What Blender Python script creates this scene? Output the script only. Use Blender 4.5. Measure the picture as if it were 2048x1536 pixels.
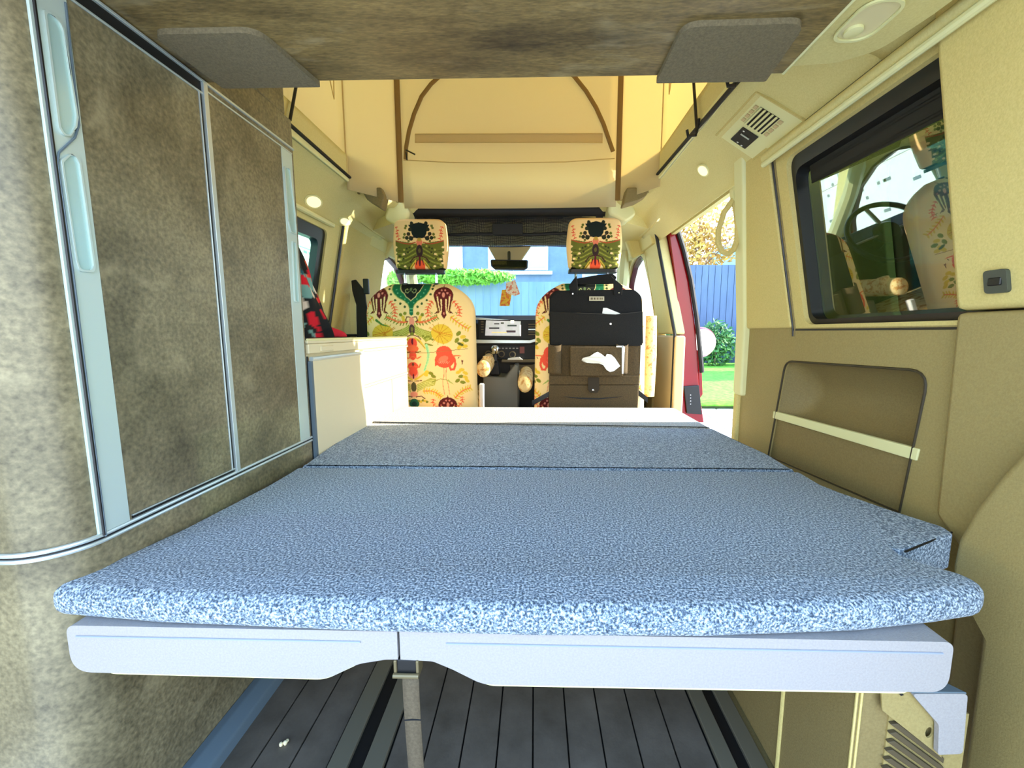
import bpy, bmesh, math, random
import numpy as np
from mathutils import Vector, Matrix, Euler
from mathutils.geometry import tessellate_polygon
random.seed(7)
S = bpy.context.scene
for o in list(bpy.data.objects): bpy.data.objects.remove(o)
C = S.collection

# ------------------------------------------------------------------ camera, world, sun, exposure
F = 830.0; PCX = 1048.0; PCY = 768.0; EYE = 0.81
YAW = math.radians(1.5); PITCH = math.atan((768-665)*math.cos(YAW)/F)
cam = bpy.data.cameras.new('camera'); camo = bpy.data.objects.new('camera', cam); C.objects.link(camo)
camo.location = (0, 0, EYE); camo.rotation_euler = (math.pi/2-PITCH, 0, YAW)
cam.sensor_width = 36; cam.lens = F/2048*36; cam.shift_x = -(PCX-1024)/2048; cam.clip_start = 0.02; cam.clip_end = 200
S.camera = camo

W = bpy.data.worlds.new('sky'); S.world = W; W.use_nodes = True
wn = W.node_tree.nodes; wl = W.node_tree.links; wn.clear()
wo = wn.new('ShaderNodeOutputWorld'); wb = wn.new('ShaderNodeBackground'); wc = wn.new('ShaderNodeTexCoord')
ws = wn.new('ShaderNodeSeparateXYZ'); wr = wn.new('ShaderNodeValToRGB')
wl.new(wc.outputs['Generated'], ws.inputs[0]); wl.new(ws.outputs[2], wr.inputs[0]); wl.new(wr.outputs[0], wb.inputs[0]); wl.new(wb.outputs[0], wo.inputs[0])
e = wr.color_ramp.elements
e[0].position = 0.0; e[0].color = (1.0, 0.93, 0.80, 1)
e[1].position = 0.75; e[1].color = (0.22, 0.48, 1.0, 1)
x = e.new(0.22); x.color = (0.62, 0.82, 1.0, 1)
wb.inputs[1].default_value = 3.0
sun = bpy.data.lights.new('sun', 'SUN'); suno = bpy.data.objects.new('sun', sun); C.objects.link(suno)
sun.energy = 7.5; sun.angle = math.radians(0.6); sun.color = (1.0, 0.93, 0.80)
suno.rotation_euler = Vector((-1.0, -0.03, -0.40)).to_track_quat('-Z', 'Y').to_euler(); suno.location = (6, -0.5, 3)

vs = S.view_settings
vs.view_transform = 'Standard'; vs.look = 'None'; vs.gamma = 1.0; vs.use_curve_mapping = False
vs.exposure = 1.0
cy = S.cycles
cy.max_bounces = 10; cy.diffuse_bounces = 6; cy.glossy_bounces = 4; cy.transmission_bounces = 6; cy.transparent_max_bounces = 12
cy.sample_clamp_indirect = 8.0

# ------------------------------------------------------------------ helpers
def ray(px, py):
    x = (px-PCX)/F; y = -(py-PCY)/F
    f = math.cos(PITCH)+y*math.sin(PITCH); u = -math.sin(PITCH)+y*math.cos(PITCH)
    return Vector((x*math.cos(YAW)-f*math.sin(YAW), x*math.sin(YAW)+f*math.cos(YAW), u))
def on(ax, px, py, v):                       # the point of plane (axis ax = v) seen at a pixel of the photograph
    d = ray(px, py); o = (0, 0, EYE); t = (v-o[ax])/d[ax]
    return Vector((o[0]+t*d[0], o[1]+t*d[1], o[2]+t*d[2]))
XC = -0.13                                    # centre line of the van
def XR(z): return 0.70-0.2*max(0, z-0.81)
def XL(z): return 2*XC-XR(z)
def onR(px, py, off=0.0):                     # (y, z) on the right side wall
    X = 0.70-off
    for i in range(12):
        P = on(0, px, py, X); X = XR(P.z)-off
    return (P.y, P.z)
def onL(px, py, off=0.0):
    X = 2*XC-0.70+off
    for i in range(12):
        P = on(0, px, py, X); X = XL(P.z)+off
    return (P.y, P.z)

def lin(c):
    return tuple(((v/255)/12.92 if v/255 <= 0.04045 else (((v/255)+0.055)/1.055)**2.4) for v in c[:3])+(1,)

def smooth(me, ang=35):
    if len(me.polygons):
        me.polygons.foreach_set('use_smooth', [True]*len(me.polygons))
        me.set_sharp_from_angle(angle=math.radians(ang))

def link(name, me, mat=None, parent=None):
    o = bpy.data.objects.new(name, me); C.objects.link(o)
    if mat is not None and me is not None and not me.materials: me.materials.append(mat)
    if parent is not None: o.parent = parent
    return o
def tag(o, label, cat, group=None, kind=None):
    o['label'] = label; o['category'] = cat
    if group: o['group'] = group
    if kind: o['kind'] = kind
    return o
def struct(o): o['kind'] = 'structure'; return o
def empty(name, loc=(0, 0, 0)):
    o = bpy.data.objects.new(name, None); C.objects.link(o); o.location = loc; o.empty_display_size = 0.05
    return o
def lift(root):                               # move an Empty made at the origin to the base of its parts
    bpy.context.view_layer.update()
    mn = Vector((1e9,)*3); mx = -mn
    def walk(o):
        nonlocal mn, mx
        for ch in o.children:
            if ch.type == 'MESH':
                for c in ch.bound_box:
                    w = ch.matrix_world @ Vector(c)
                    mn = Vector(map(min, mn, w)); mx = Vector(map(max, mx, w))
            walk(ch)
    walk(root)
    base = Vector(((mn.x+mx.x)/2, (mn.y+mx.y)/2, mn.z))
    d = base-root.location
    root.location = base
    for ch in root.children: ch.location = ch.location-d
    return root

class MB:
    def __init__(s): s.v = []; s.f = []
    def add(s, vs, fs):
        n = len(s.v); s.v += [tuple(v) for v in vs]; s.f += [tuple(i+n for i in f) for f in fs]; return s
    def box(s, x0, x1, y0, y1, z0, z1, R=None, piv=None):
        vs = [Vector((x, y, z)) for x in (x0, x1) for y in (y0, y1) for z in (z0, z1)]
        if R is not None:
            p = Vector(piv) if piv is not None else Vector(((x0+x1)/2, (y0+y1)/2, (z0+z1)/2))
            vs = [R @ (v-p)+p for v in vs]
        return s.add(vs, [(0, 1, 3, 2), (4, 6, 7, 5), (0, 4, 5, 1), (2, 3, 7, 6), (0, 2, 6, 4), (1, 5, 7, 3)])
    def tube(s, path, r, n=8, flat=None, closed=False, up=None):
        P = [Vector(p) for p in path]; m = len(P); rings = []; prev = None
        for i, p in enumerate(P):
            a = P[(i-1) % m] if (closed or i > 0) else P[i]; b = P[(i+1) % m] if (closed or i < m-1) else P[i]
            t = (b-a).normalized()
            if prev is None:
                u = Vector(up) if up is not None else (Vector((0, 0, 1)) if abs(t.z) < 0.9 else Vector((0, 1, 0)))
            else: u = prev
            u = (u-t*u.dot(t)).normalized(); w = t.cross(u); prev = u
            rr = r[i] if isinstance(r, (list, tuple)) else r
            fl = flat if flat else 1.0
            rings.append([p+(u*math.cos(2*math.pi*k/n)*rr*fl+w*math.sin(2*math.pi*k/n)*rr) for k in range(n)])
        vs = [v for g in rings for v in g]; fs = []
        for i in range(m if closed else m-1):
            j = (i+1) % m
            for k in range(n):
                l = (k+1) % n; fs.append((i*n+k, i*n+l, j*n+l, j*n+k))
        if not closed: fs += [tuple(range(n))[::-1], tuple((m-1)*n+k for k in range(n))]
        return s.add(vs, fs)
    def lathe(s, prof, c=(0, 0, 0), n=24, ax=(0, 0, 1)):
        c = Vector(c); a = Vector(ax).normalized(); u = a.orthogonal().normalized(); w = a.cross(u)
        vs = [c+a*h+(u*math.cos(2*math.pi*k/n)+w*math.sin(2*math.pi*k/n))*r for r, h in prof for k in range(n)]
        fs = [(i*n+k, i*n+(k+1) % n, (i+1)*n+(k+1) % n, (i+1)*n+k) for i in range(len(prof)-1) for k in range(n)]
        fs += [tuple(range(n))[::-1], tuple((len(prof)-1)*n+k for k in range(n))]
        return s.add(vs, fs)
    def grid(s, f, nu, nv, cu=False):
        vs = [f(i/(nu if cu else nu-1), j/(nv-1)) for j in range(nv) for i in range(nu)]
        fs = [(j*nu+i, j*nu+(i+1) % nu, (j+1)*nu+(i+1) % nu, (j+1)*nu+i) for j in range(nv-1) for i in range(nu if cu else nu-1)]
        return s.add(vs, fs)
    def plate(s, outer, holes, mp):           # mp(a, b, t): t = 0 front, 1 back
        loops = [outer]+list(holes); flat = [p for l in loops for p in l]; n = len(flat)
        tris = tessellate_polygon([[Vector((a, b, 0)) for a, b in l] for l in loops])
        vs = [mp(a, b, 0) for a, b in flat]+[mp(a, b, 1) for a, b in flat]
        fs = [tuple(t) for t in tris]+[tuple(i+n for i in t[::-1]) for t in tris]
        k = 0
        for l in loops:
            m = len(l)
            for i in range(m):
                a, b = k+i, k+(i+1) % m; fs.append((a, b, b+n, a+n))
            k += m
        return s.add(vs, fs)
    def obj(s, name, mat, parent=None, bev=0, seg=2, ang=35, sub=0, fix=True, solid=0):
        me = bpy.data.meshes.new(name); me.from_pydata(s.v, [], s.f)
        if fix:
            bm = bmesh.new(); bm.from_mesh(me); bmesh.ops.remove_doubles(bm, verts=bm.verts, dist=1e-6)
            bmesh.ops.recalc_face_normals(bm, faces=bm.faces); bm.to_mesh(me); bm.free()
        smooth(me, ang)
        o = link(name, me, mat, parent)
        if solid:
            m = o.modifiers.new('solid', 'SOLIDIFY'); m.thickness = solid; m.offset = 0
        if bev:
            m = o.modifiers.new('bevel', 'BEVEL'); m.width = bev; m.segments = seg; m.limit_method = 'ANGLE'; m.angle_limit = math.radians(30)
            m.harden_normals = True
        if sub:
            m = o.modifiers.new('sub', 'SUBSURF'); m.levels = sub; m.render_levels = sub
        return o

def rpoly(pts, r, n=5):
    out = []; m = len(pts)
    for i in range(m):
        p = Vector(pts[i]).to_2d() if len(pts[i]) == 3 else Vector(pts[i]); a = Vector(pts[i-1]); b = Vector(pts[(i+1) % m])
        rr = r[i] if isinstance(r, (list, tuple)) else r
        if rr <= 0: out.append((p.x, p.y)); continue
        ua = (a-p).normalized(); ub = (b-p).normalized(); th = math.acos(max(-1, min(1, ua.dot(ub))))
        d = min(rr/math.tan(th/2), (a-p).length*0.49, (b-p).length*0.49)
        q0 = p+ua*d; q1 = p+ub*d
        for k in range(n+1):
            t = k/n; q = q0*(1-t)**2+p*2*t*(1-t)+q1*t*t; out.append((q.x, q.y))
    return out
def pX(x, th): return lambda a, b, t: (x+t*th, a, b)
def pY(y, th): return lambda a, b, t: (a, y+t*th, b)
def pZ(z, th): return lambda a, b, t: (a, b, z+t*th)
def pR(th, off=0.0): return lambda a, b, t: (XR(b)-off+t*th, a, b)
def pL(th, off=0.0): return lambda a, b, t: (XL(b)+off-t*th, a, b)

# ------------------------------------------------------------------ materials
def M(name, c, rough=0.6, c2=None, scale=20, detail=6, ramp=(0.35, 0.65), bump=0, bscale=None, metal=0, stretch=None, emis=0, spec=0.5, sheen=0, ao=None):
    m = bpy.data.materials.new(name); m.use_nodes = True; nt = m.node_tree; b = nt.nodes['Principled BSDF']; L = nt.links
    b.inputs['Base Color'].default_value = lin(c); b.inputs['Roughness'].default_value = rough; b.inputs['Metallic'].default_value = metal
    b.inputs['Specular IOR Level'].default_value = spec
    if sheen: b.inputs['Sheen Weight'].default_value = sheen
    if emis: b.inputs['Emission Color'].default_value = lin(c); b.inputs['Emission Strength'].default_value = emis
    if c2 or bump:
        tc = nt.nodes.new('ShaderNodeTexCoord'); mp = nt.nodes.new('ShaderNodeMapping'); L.new(tc.outputs['Object'], mp.inputs[0])
        if stretch: mp.inputs['Scale'].default_value = stretch
    if c2:
        n = nt.nodes.new('ShaderNodeTexNoise'); n.inputs['Scale'].default_value = scale; n.inputs['Detail'].default_value = detail; n.inputs['Roughness'].default_value = 0.65
        L.new(mp.outputs[0], n.inputs[0]); r = nt.nodes.new('ShaderNodeValToRGB'); L.new(n.outputs[0], r.inputs[0])
        r.color_ramp.elements[0].position = ramp[0]; r.color_ramp.elements[1].position = ramp[1]
        r.color_ramp.elements[0].color = lin(c); r.color_ramp.elements[1].color = lin(c2); L.new(r.outputs[0], b.inputs['Base Color'])
    if bump:
        n2 = nt.nodes.new('ShaderNodeTexNoise'); n2.inputs['Scale'].default_value = bscale or scale; n2.inputs['Detail'].default_value = 3; L.new(mp.outputs[0], n2.inputs[0])
        bp = nt.nodes.new('ShaderNodeBump'); bp.inputs['Strength'].default_value = bump; bp.inputs['Distance'].default_value = 0.002; L.new(n2.outputs[0], bp.inputs['Height']); L.new(bp.outputs[0], b.inputs['Normal'])
    return m
def stone(name, stretch=None, dark=(78, 71, 52), light=(156, 144, 110)):
    m = M(name, dark, 0.40, light, 5, 10, (0.30, 0.75), stretch=stretch)
    nt = m.node_tree; L = nt.links; b = nt.nodes['Principled BSDF']; r = [n for n in nt.nodes if n.type == 'VALTORGB'][0]
    tc = [n for n in nt.nodes if n.type == 'MAPPING'][0]
    n = nt.nodes.new('ShaderNodeTexNoise'); n.inputs['Scale'].default_value = 160; n.inputs['Detail'].default_value = 4; L.new(tc.outputs[0], n.inputs[0])
    mx = nt.nodes.new('ShaderNodeMix'); mx.data_type = 'RGBA'; mx.blend_type = 'OVERLAY'; mx.inputs[0].default_value = 0.75
    L.new(r.outputs[0], mx.inputs[6]); L.new(n.outputs[0], mx.inputs[7]); L.new(mx.outputs[2], b.inputs['Base Color'])
    v = nt.nodes.new('ShaderNodeTexNoise'); v.inputs['Scale'].default_value = 9; v.inputs['Detail'].default_value = 8; v.inputs['Distortion'].default_value = 1.5; L.new(tc.outputs[0], v.inputs[0])
    vr = nt.nodes.new('ShaderNodeValToRGB'); vr.color_ramp.elements[0].position = 0.57; vr.color_ramp.elements[1].position = 0.72
    vr.color_ramp.elements[0].color = (0, 0, 0, 1); vr.color_ramp.elements[1].color = (0.32, 0.32, 0.32, 1); L.new(v.outputs[0], vr.inputs[0])
    mx2 = nt.nodes.new('ShaderNodeMix'); mx2.data_type = 'RGBA'; L.new(vr.outputs[0], mx2.inputs[0]); L.new(mx.outputs[2], mx2.inputs[6]); mx2.inputs[7].default_value = lin((185, 172, 135))
    L.new(mx2.outputs[2], b.inputs['Base Color'])
    return m
def melange(name, a, b_, c_, scale=330):
    m = M(name, a, 0.95, c_, scale, 3, (0.38, 0.62), bump=0.9, bscale=scale, spec=0.15, sheen=0.2)
    r = [n for n in m.node_tree.nodes if n.type == 'VALTORGB'][0]; e = r.color_ramp.elements.new(0.5); e.color = lin(b_)
    return m
def glass(name, tint, refl=0.08):
    m = bpy.data.materials.new(name); m.use_nodes = True; nt = m.node_tree; nt.nodes.clear(); L = nt.links
    o = nt.nodes.new('ShaderNodeOutputMaterial'); t = nt.nodes.new('ShaderNodeBsdfTransparent'); g = nt.nodes.new('ShaderNodeBsdfGlossy')
    t.inputs[0].default_value = lin(tint); g.inputs['Roughness'].default_value = 0.0
    f = nt.nodes.new('ShaderNodeFresnel'); f.inputs[0].default_value = 1.5
    ge = nt.nodes.new('ShaderNodeNewGeometry'); mr = nt.nodes.new('ShaderNodeMapRange'); mr.inputs['To Min'].default_value = 1.5; mr.inputs['To Max'].default_value = 1/1.5
    L.new(ge.outputs['Backfacing'], mr.inputs['Value']); L.new(mr.outputs[0], f.inputs[0])
    a = nt.nodes.new('ShaderNodeMath'); a.operation = 'ADD'; a.inputs[1].default_value = refl; L.new(f.outputs[0], a.inputs[0])
    x = nt.nodes.new('ShaderNodeMixShader'); L.new(a.outputs[0], x.inputs[0]); L.new(t.outputs[0], x.inputs[1]); L.new(g.outputs[0], x.inputs[2]); L.new(x.outputs[0], o.inputs[0])
    return m
def attrmat(name, rough=0.8, bump=0.3):
    m = bpy.data.materials.new(name); m.use_nodes = True; nt = m.node_tree; b = nt.nodes['Principled BSDF']
    a = nt.nodes.new('ShaderNodeVertexColor'); a.layer_name = 'print'; nt.links.new(a.outputs[0], b.inputs['Base Color']); b.inputs['Roughness'].default_value = rough
    b.inputs['Specular IOR Level'].default_value = 0.25
    return m
def netmat(name, col, scale, hole=0.45):
    m = bpy.data.materials.new(name); m.use_nodes = True; nt = m.node_tree; L = nt.links; b = nt.nodes['Principled BSDF']; o = nt.nodes['Material Output']
    b.inputs['Base Color'].default_value = lin(col); b.inputs['Roughness'].default_value = 0.8
    tc = nt.nodes.new('ShaderNodeTexCoord'); w1 = nt.nodes.new('ShaderNodeTexWave'); w2 = nt.nodes.new('ShaderNodeTexWave')
    w1.bands_direction = 'X'; w2.bands_direction = 'Z'
    for w in (w1, w2): w.inputs['Scale'].default_value = scale; w.inputs['Distortion'].default_value = 0.4; L.new(tc.outputs['Object'], w.inputs[0])
    mn = nt.nodes.new('ShaderNodeMath'); mn.operation = 'MINIMUM'; L.new(w1.outputs[1], mn.inputs[0]); L.new(w2.outputs[1], mn.inputs[1])
    gt = nt.nodes.new('ShaderNodeMath'); gt.operation = 'GREATER_THAN'; gt.inputs[1].default_value = hole; L.new(mn.outputs[0], gt.inputs[0])
    t = nt.nodes.new('ShaderNodeBsdfTransparent'); x = nt.nodes.new('ShaderNodeMixShader'); L.new(gt.outputs[0], x.inputs[0]); L.new(b.outputs[0], x.inputs[1]); L.new(t.outputs[0], x.inputs[2]); L.new(x.outputs[0], o.inputs[0])
    return m
m_stone = stone('stone_laminate'); m_stone2 = stone('overhead_laminate', (0.5, 2.2, 1), (64, 52, 32), (160, 136, 84))
m_seal = M('brown_seal', (58, 48, 26), .6)
m_alu = M('brushed_aluminium', (205, 215, 214), 0.35, metal=0.55)
m_alug = M('pale_aluminium_strip', (196, 212, 205), 0.4, metal=0.25)
m_recess = M('handle_recess', (176, 205, 200), 0.25, metal=0.2)
m_black = M('black_rubber', (14, 13, 13), 0.6)
m_blackp = M('black_plastic', (22, 20, 19), 0.4)
m_cream = M('cream_plastic', (222, 210, 144), 0.65, (214, 201, 134), 300, 2, bump=0.15, bscale=500)
m_creaml = M('pale_cream_plastic', (230, 226, 168), 0.55)
m_pillar = M('sand_plastic', (216, 197, 126), 0.7, (206, 187, 116), 260, 2, bump=0.2, bscale=420)
m_taupe = M('taupe_plastic', (162, 144, 90), 0.7, (152, 134, 82), 260, 2, bump=0.25, bscale=420)
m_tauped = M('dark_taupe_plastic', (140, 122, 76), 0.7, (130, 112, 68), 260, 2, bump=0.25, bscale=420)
m_felt = M('grey_felt', (128, 116, 88), 0.95, (108, 98, 74), 300, 3, bump=0.4, bscale=400)
m_board = M('light_grey_vinyl', (164, 159, 157), 0.6, (156, 151, 149), 400, 2, bump=0.2, bscale=600)
m_boardt = M('grey_top_cloth', (150, 158, 172), 0.8)
m_matt = melange('grey_melange_fabric', (54, 68, 84), (118, 136, 154), (196, 208, 218))
m_matf = melange('light_melange_fabric', (120, 116, 106), (166, 162, 150), (204, 200, 188), 260)
m_floor = M('dark_plank', (80, 72, 62), 0.5, (112, 102, 90), 14, 8, (0.3, 0.75), bump=0.1, bscale=200)
m_groove = M('plank_groove', (10, 10, 10), 0.7)
m_sill = M('blue_grey_sill', (96, 112, 122), 0.45)
m_kit = M('kitchen_front', (228, 216, 178), 0.5)
m_kit2 = M('kitchen_front_taupe', (206, 182, 134), 0.55)
m_white = M('white_plastic', (240, 240, 234), 0.5)
m_red = M('red_car_paint', (140, 3, 14), 0.22)
m_dred = M('dark_red_frame', (82, 16, 20), 0.4)
m_dash = M('dark_dashboard', (40, 34, 26), 0.6)
m_dashl = M('taupe_dashboard', (104, 90, 62), 0.6)
m_console = M('grey_console', (126, 124, 112), 0.6)
m_strap = M('taupe_webbing', (98, 86, 66), 0.85, (84, 73, 55), 300, 2)
m_felt_k = M('black_felt', (11, 10, 9), 0.95, (20, 18, 16), 300, 3, bump=0.4, bscale=400)
m_felt_b = M('brown_felt', (98, 78, 46), 0.95, (70, 56, 34), 300, 3, bump=0.4, bscale=400)
m_tissue = M('white_tissue', (246, 243, 232), 0.9)
m_chrome = M('chrome', (220, 222, 224), 0.12, metal=1)
m_brown = M('brown_binding', (134, 104, 52), 0.8)
m_seam = M('canvas_seam', (200, 172, 110), 0.9)
m_screen = M('screen_picture', (196, 192, 196), 0.3, (150, 170, 140), 9, 3, emis=0.35)
m_lamp = M('lit_lamp_lens', (255, 240, 190), 0.4, emis=0.45)
m_lampo = M('lamp_lens', (226, 214, 165), 0.35)
m_skin = M('headliner', (230, 218, 156), 0.85)
# canvas: cloth that lets daylight through
m_canvas = bpy.data.materials.new('tent_canvas'); m_canvas.use_nodes = True
nt = m_canvas.node_tree; b = nt.nodes['Principled BSDF']; b.inputs['Base Color'].default_value = lin((228, 210, 158)); b.inputs['Roughness'].default_value = 0.9
tr = nt.nodes.new('ShaderNodeBsdfTranslucent'); tr.inputs[0].default_value = lin((232, 213, 160)); mx = nt.nodes.new('ShaderNodeMixShader'); mx.inputs[0].default_value = 0.45
nt.links.new(b.outputs[0], mx.inputs[1]); nt.links.new(tr.outputs[0], mx.inputs[2]); nt.links.new(mx.outputs[0], nt.nodes['Material Output'].inputs[0])
g_clear = glass('clear_glass', (244, 250, 250), 0.0)
g_dark = glass('privacy_glass', (172, 192, 180), 0.20)
g_mint = glass('tinted_glass', (205, 240, 225), 0.02)
m_net = netmat('black_net', (30, 27, 18), 60, 0.78)

# ------------------------------------------------------------------ structure: floor
FZ = 0.08; KF = 0.9
fl = MB().box(-0.57, 0.65, 0.05, 1.95, FZ-0.03, FZ-0.006).obj('floor', m_groove); struct(fl)
k = 0
gx = [-0.633]
xs = [-0.560, -0.487, -0.414, -0.330]
planks = [(-0.600, -0.532), (-0.529, -0.461), (-0.458, -0.390)]
xx = -0.278
while xx < 0.34:
    planks.append((xx, min(xx+0.0665, 0.345))); xx += 0.0695
for a, b_ in planks:
    MB().box(a*KF, b_*KF, 0.05, 1.95, FZ-0.006, FZ).obj('plank', m_floor, fl, bev=0.0008, seg=1)
MB().box(0.44*KF, 0.70*KF, 0.05, 1.95, FZ-0.006, FZ).obj('lining_board', m_tauped, fl); struct(MB().box(XC-.8, XC+.8, 1.96, 3.4, -.03, 0.0).obj('floor_cab', m_dash))
def rail(xa, xb, nm, lab):
    r = empty('floor_rail'); xa *= KF; xb *= KF; w = (xb-xa)
    MB().box(xa, xa+w*0.36, 0.05, 1.9, FZ-0.005, FZ+0.006).obj('flange', m_railm, r, bev=0.0015)
    MB().box(xb-w*0.36, xb, 0.05, 1.9, FZ-0.005, FZ+0.006).obj('flange', m_railm, r, bev=0.0015)
    MB().box(xa+w*0.36, xb-w*0.36, 0.05, 1.9, FZ-0.005, FZ-0.001).obj('slot', m_black, r)
    lift(r); tag(r, lab, 'rail'); return r
m_railm = M('rail_metal', (128, 122, 104), 0.4, metal=0.4)
rail(-0.386, -0.282, 'l', 'grey metal floor rail with black slot left of the hanging strap')
rail(0.349, 0.438, 'r', 'grey metal floor rail with black slot beside the taupe side lining')
si = MB().plate(rpoly([(-0.569, FZ), (-0.530, FZ), (-0.534, FZ+.018), (-0.556, FZ+.03), (-0.569, FZ+.03)], [0, 0, .01, .01, 0]), [], lambda a, b, t: (a, 0.53+t*.48, b)).obj('cabinet_sill_strip', m_sill)
tag(si, 'blue grey rounded sill strip along the foot of the wardrobe', 'strip')

# ------------------------------------------------------------------ structure: right wall
wt = 1.26; yw1 = onR(1583, 312)[0]; zb = 0.815
wr_ = empty('wall_right'); struct(wr_)
def R_(px, py, off=0.0): return onR(px, py, off)
YO = 1.43                                      # rear edge of the sliding door opening
# upper panel with the window hole
hole = rpoly([(0.40, 0.830), (1.100, 0.830), (1.100, 1.235), (0.40, 1.235)], 0.03)
MB().plate([(0.30, 0.812), (1.150, 0.812), (1.150, 1.29), (0.30, 1.29)], [hole], pR(0.05)).obj('window_surround', m_pillar, wr_)
# C pillar, upper and lower
MB().plate([(1.150, 0.822), (YO, 0.822), (YO-.13, 1.33), (1.156, 1.30)], [], pR(0.10, 0.008)).obj('pillar_trim', m_pillar, wr_, bev=0.006)
MB().plate([(YO-0.05, 0.60), (YO+0.002, 0.60), (YO+0.002, .83), (YO-.128, 1.33), (YO-0.18, 1.33), (YO-.05, .83)], [], pR(0.13, 0.018)).obj('pillar_edge', m_creaml, wr_, bev=0.008)
# lower wall with recess
rec = rpoly([R_(1548, 862), R_(1580, 722), R_(1858, 745), R_(1806, 1020), R_(1535, 905)], [.0, .03, .03, 0, 0])
p_tl = R_(1572, 722); p_tr = R_(1860, 742); p_br = R_(1800, 1025); p_bl = R_(1537, 912)
rec = rpoly([p_bl, p_tl, p_tr, p_br], [0.0, 0.035, 0.035, 0.0])
low = [(0.30, 0.0), (YO, 0.0), (YO, 0.822), (0.30, 0.822)]
MB().plate(low, [rec], pR(0.05)).obj('side_lining', m_taupe, wr_, ang=20)
MB().plate([(YO-0.02, 0.0), (YO+0.01, 0.0), (YO+0.01, 0.822), (YO-0.02, 0.822)], [], pR(0.16, 0.012)).obj('pillar_edge', m_pillar, wr_, bev=0.008)
# recess: scooped back and lower pad
cyy = sum(p[0] for p in rec)/len(rec)
zmid = 0.575
def scoop(u, v):
    yl = p_tl[0]+(p_bl[0]-p_tl[0])*v; yr = p_tr[0]+(p_br[0]-p_tr[0])*v
    yy = yl+(yr-yl)*u; z = (p_tl[1]+(p_bl[1]-p_tl[1])*v)*(1-u)+(p_tr[1]+(p_br[1]-p_tr[1])*v)*u
    d = 0.07*math.sin(min(1, v/0.60)*math.pi)**0.7 if v < 0.60 else 0.0
    return (XR(z)+0.006+d*(min(1, u*8))*(min(1, (1-u)*10)), yy, z)
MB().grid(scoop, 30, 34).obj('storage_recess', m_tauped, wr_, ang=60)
gr = [(a, b) for a, b in rec]
MB().tube([(XR(b)-0.001, a, b) for a, b in gr], 0.0026, 6, closed=True).obj('recess_seal', m_seal, wr_)
st = MB().plate([R_(1543, 822, .008), R_(1832, 898, .008), R_(1826, 922, .008), R_(1541, 836, .008)], [], pR(0.010, 0.003)).obj('pocket_strip', m_creaml, wr_, bev=0.002)
# D pillar
yd = 0.70
wd = empty('trim_1'); struct(wd)
MB().plate([(0.05, 0.845), (yd, 0.845), (yd, 1.45), (0.05, 1.45)], [], pR(0.06, 0.014)).obj('upper_trim', m_pillar, wd, bev=0.01)
MB().plate([(0.05, 0.0), (yd-0.06, 0.0), (yd-0.05, 0.46), (yd, 0.50), (yd, 0.842), (0.05, 0.842)], [], pR(0.05, 0.013)).obj('lower_trim', m_taupe, wd, bev=0.01)
# bulging rear corner lining
cp = [onR(a, b, 0.05) for a, b in [(2075, 875), (2048, 893), (1995, 950), (1945, 1015), (1912, 1075), (1900, 1130), (1925, 1200), (1958, 1262)]]
cp = cp+[(cp[-1][0]-.004, 0.0), (0.05, 0.0), (0.05, 0.80), (0.42, 0.80)]
MB().plate(cp, [], pR(0.06, 0.05)).obj('corner_lining', m_taupe, wd, bev=0.012, seg=4)
# lower panels behind the board (right of floor): joint strips

# window_1 on the right: frame, blind cassette, net, pane
w1 = empty('window_1'); struct(w1)
fr_o = rpoly([(0.40, 0.826), (1.104, 0.826), (1.104, 1.239), (0.40, 1.239)], 0.03); fr_i = rpoly([(0.41, 0.846), (1.088, 0.842), (1.088, 1.205), (0.41, 1.205)], 0.03)
MB().plate(fr_o, [fr_i], pR(0.03, -0.012)).obj('window_frame', m_blackp, w1)
MB().plate([(0.40, 0.83), (1.1, 0.83), (1.1, 1.235), (0.40, 1.235)], [], pR(0.004, -0.04)).obj('pane', g_dark, w1)
MB().plate([(0.41, 1.150), (1.066, 1.165), (1.066, 1.235), (0.41, 1.235)], [], pR(0.002, -0.034)).obj('net_blind', m_net, w1)
cs = [(XR(1.255)-0.014, y, 1.258) for y in (0.30, 1.155)]
MB().tube(cs, 0.014, 12).obj('blind_cassette', m_cream, w1)
MB().tube([(XR(1.255)-0.022, y, 1.240) for y in (0.30, 1.150)], 0.007, 10).obj('blind_lip', m_creaml, w1)
MB().tube([(XR(1.255)-0.006, y, 1.277) for y in (0.30, 1.16)], 0.005, 8).obj('dark_joint', m_blackp, w1)
for yy, r in ((1.150, 0.003), (1.141, 0.002)):
    MB().tube([(XR(z)-0.001, yy, z) for z in (0.80, 0.82, 1.26)], r, 6).obj('guide_channel', m_blackp if r > .0025 else m_tauped, w1)
MB().tube([(XR(0.81)-0.001, y, 0.817) for y in (0.5, 1.150)], 0.003, 6).obj('sill_seal', m_blackp, w1)

# small dark socket with switch on the D pillar
sk = empty('pillar_socket')
a = onR(1995, 563, .016); x0 = XR(a[1])-0.016
MB().plate(rpoly([(a[0]-.0155, a[1]-.0165), (a[0]+.0155, a[1]-.0165), (a[0]+.0155, a[1]+.0165), (a[0]-.0155, a[1]+.0165)], .006), [], lambda p, q, t: (XR(q)-0.020+t*.01, p, q)).obj('housing', M('socket_grey', (70, 74, 62), 0.5), sk, bev=.002)
MB().box(x0-.006, x0, a[0]-.009, a[0]+.009, a[1]-.006, a[1]+.006).obj('switch', m_blackp, sk, bev=.002)
lift(sk); tag(sk, 'small dark grey socket with a switch on the cream rear pillar', 'socket')

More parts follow.
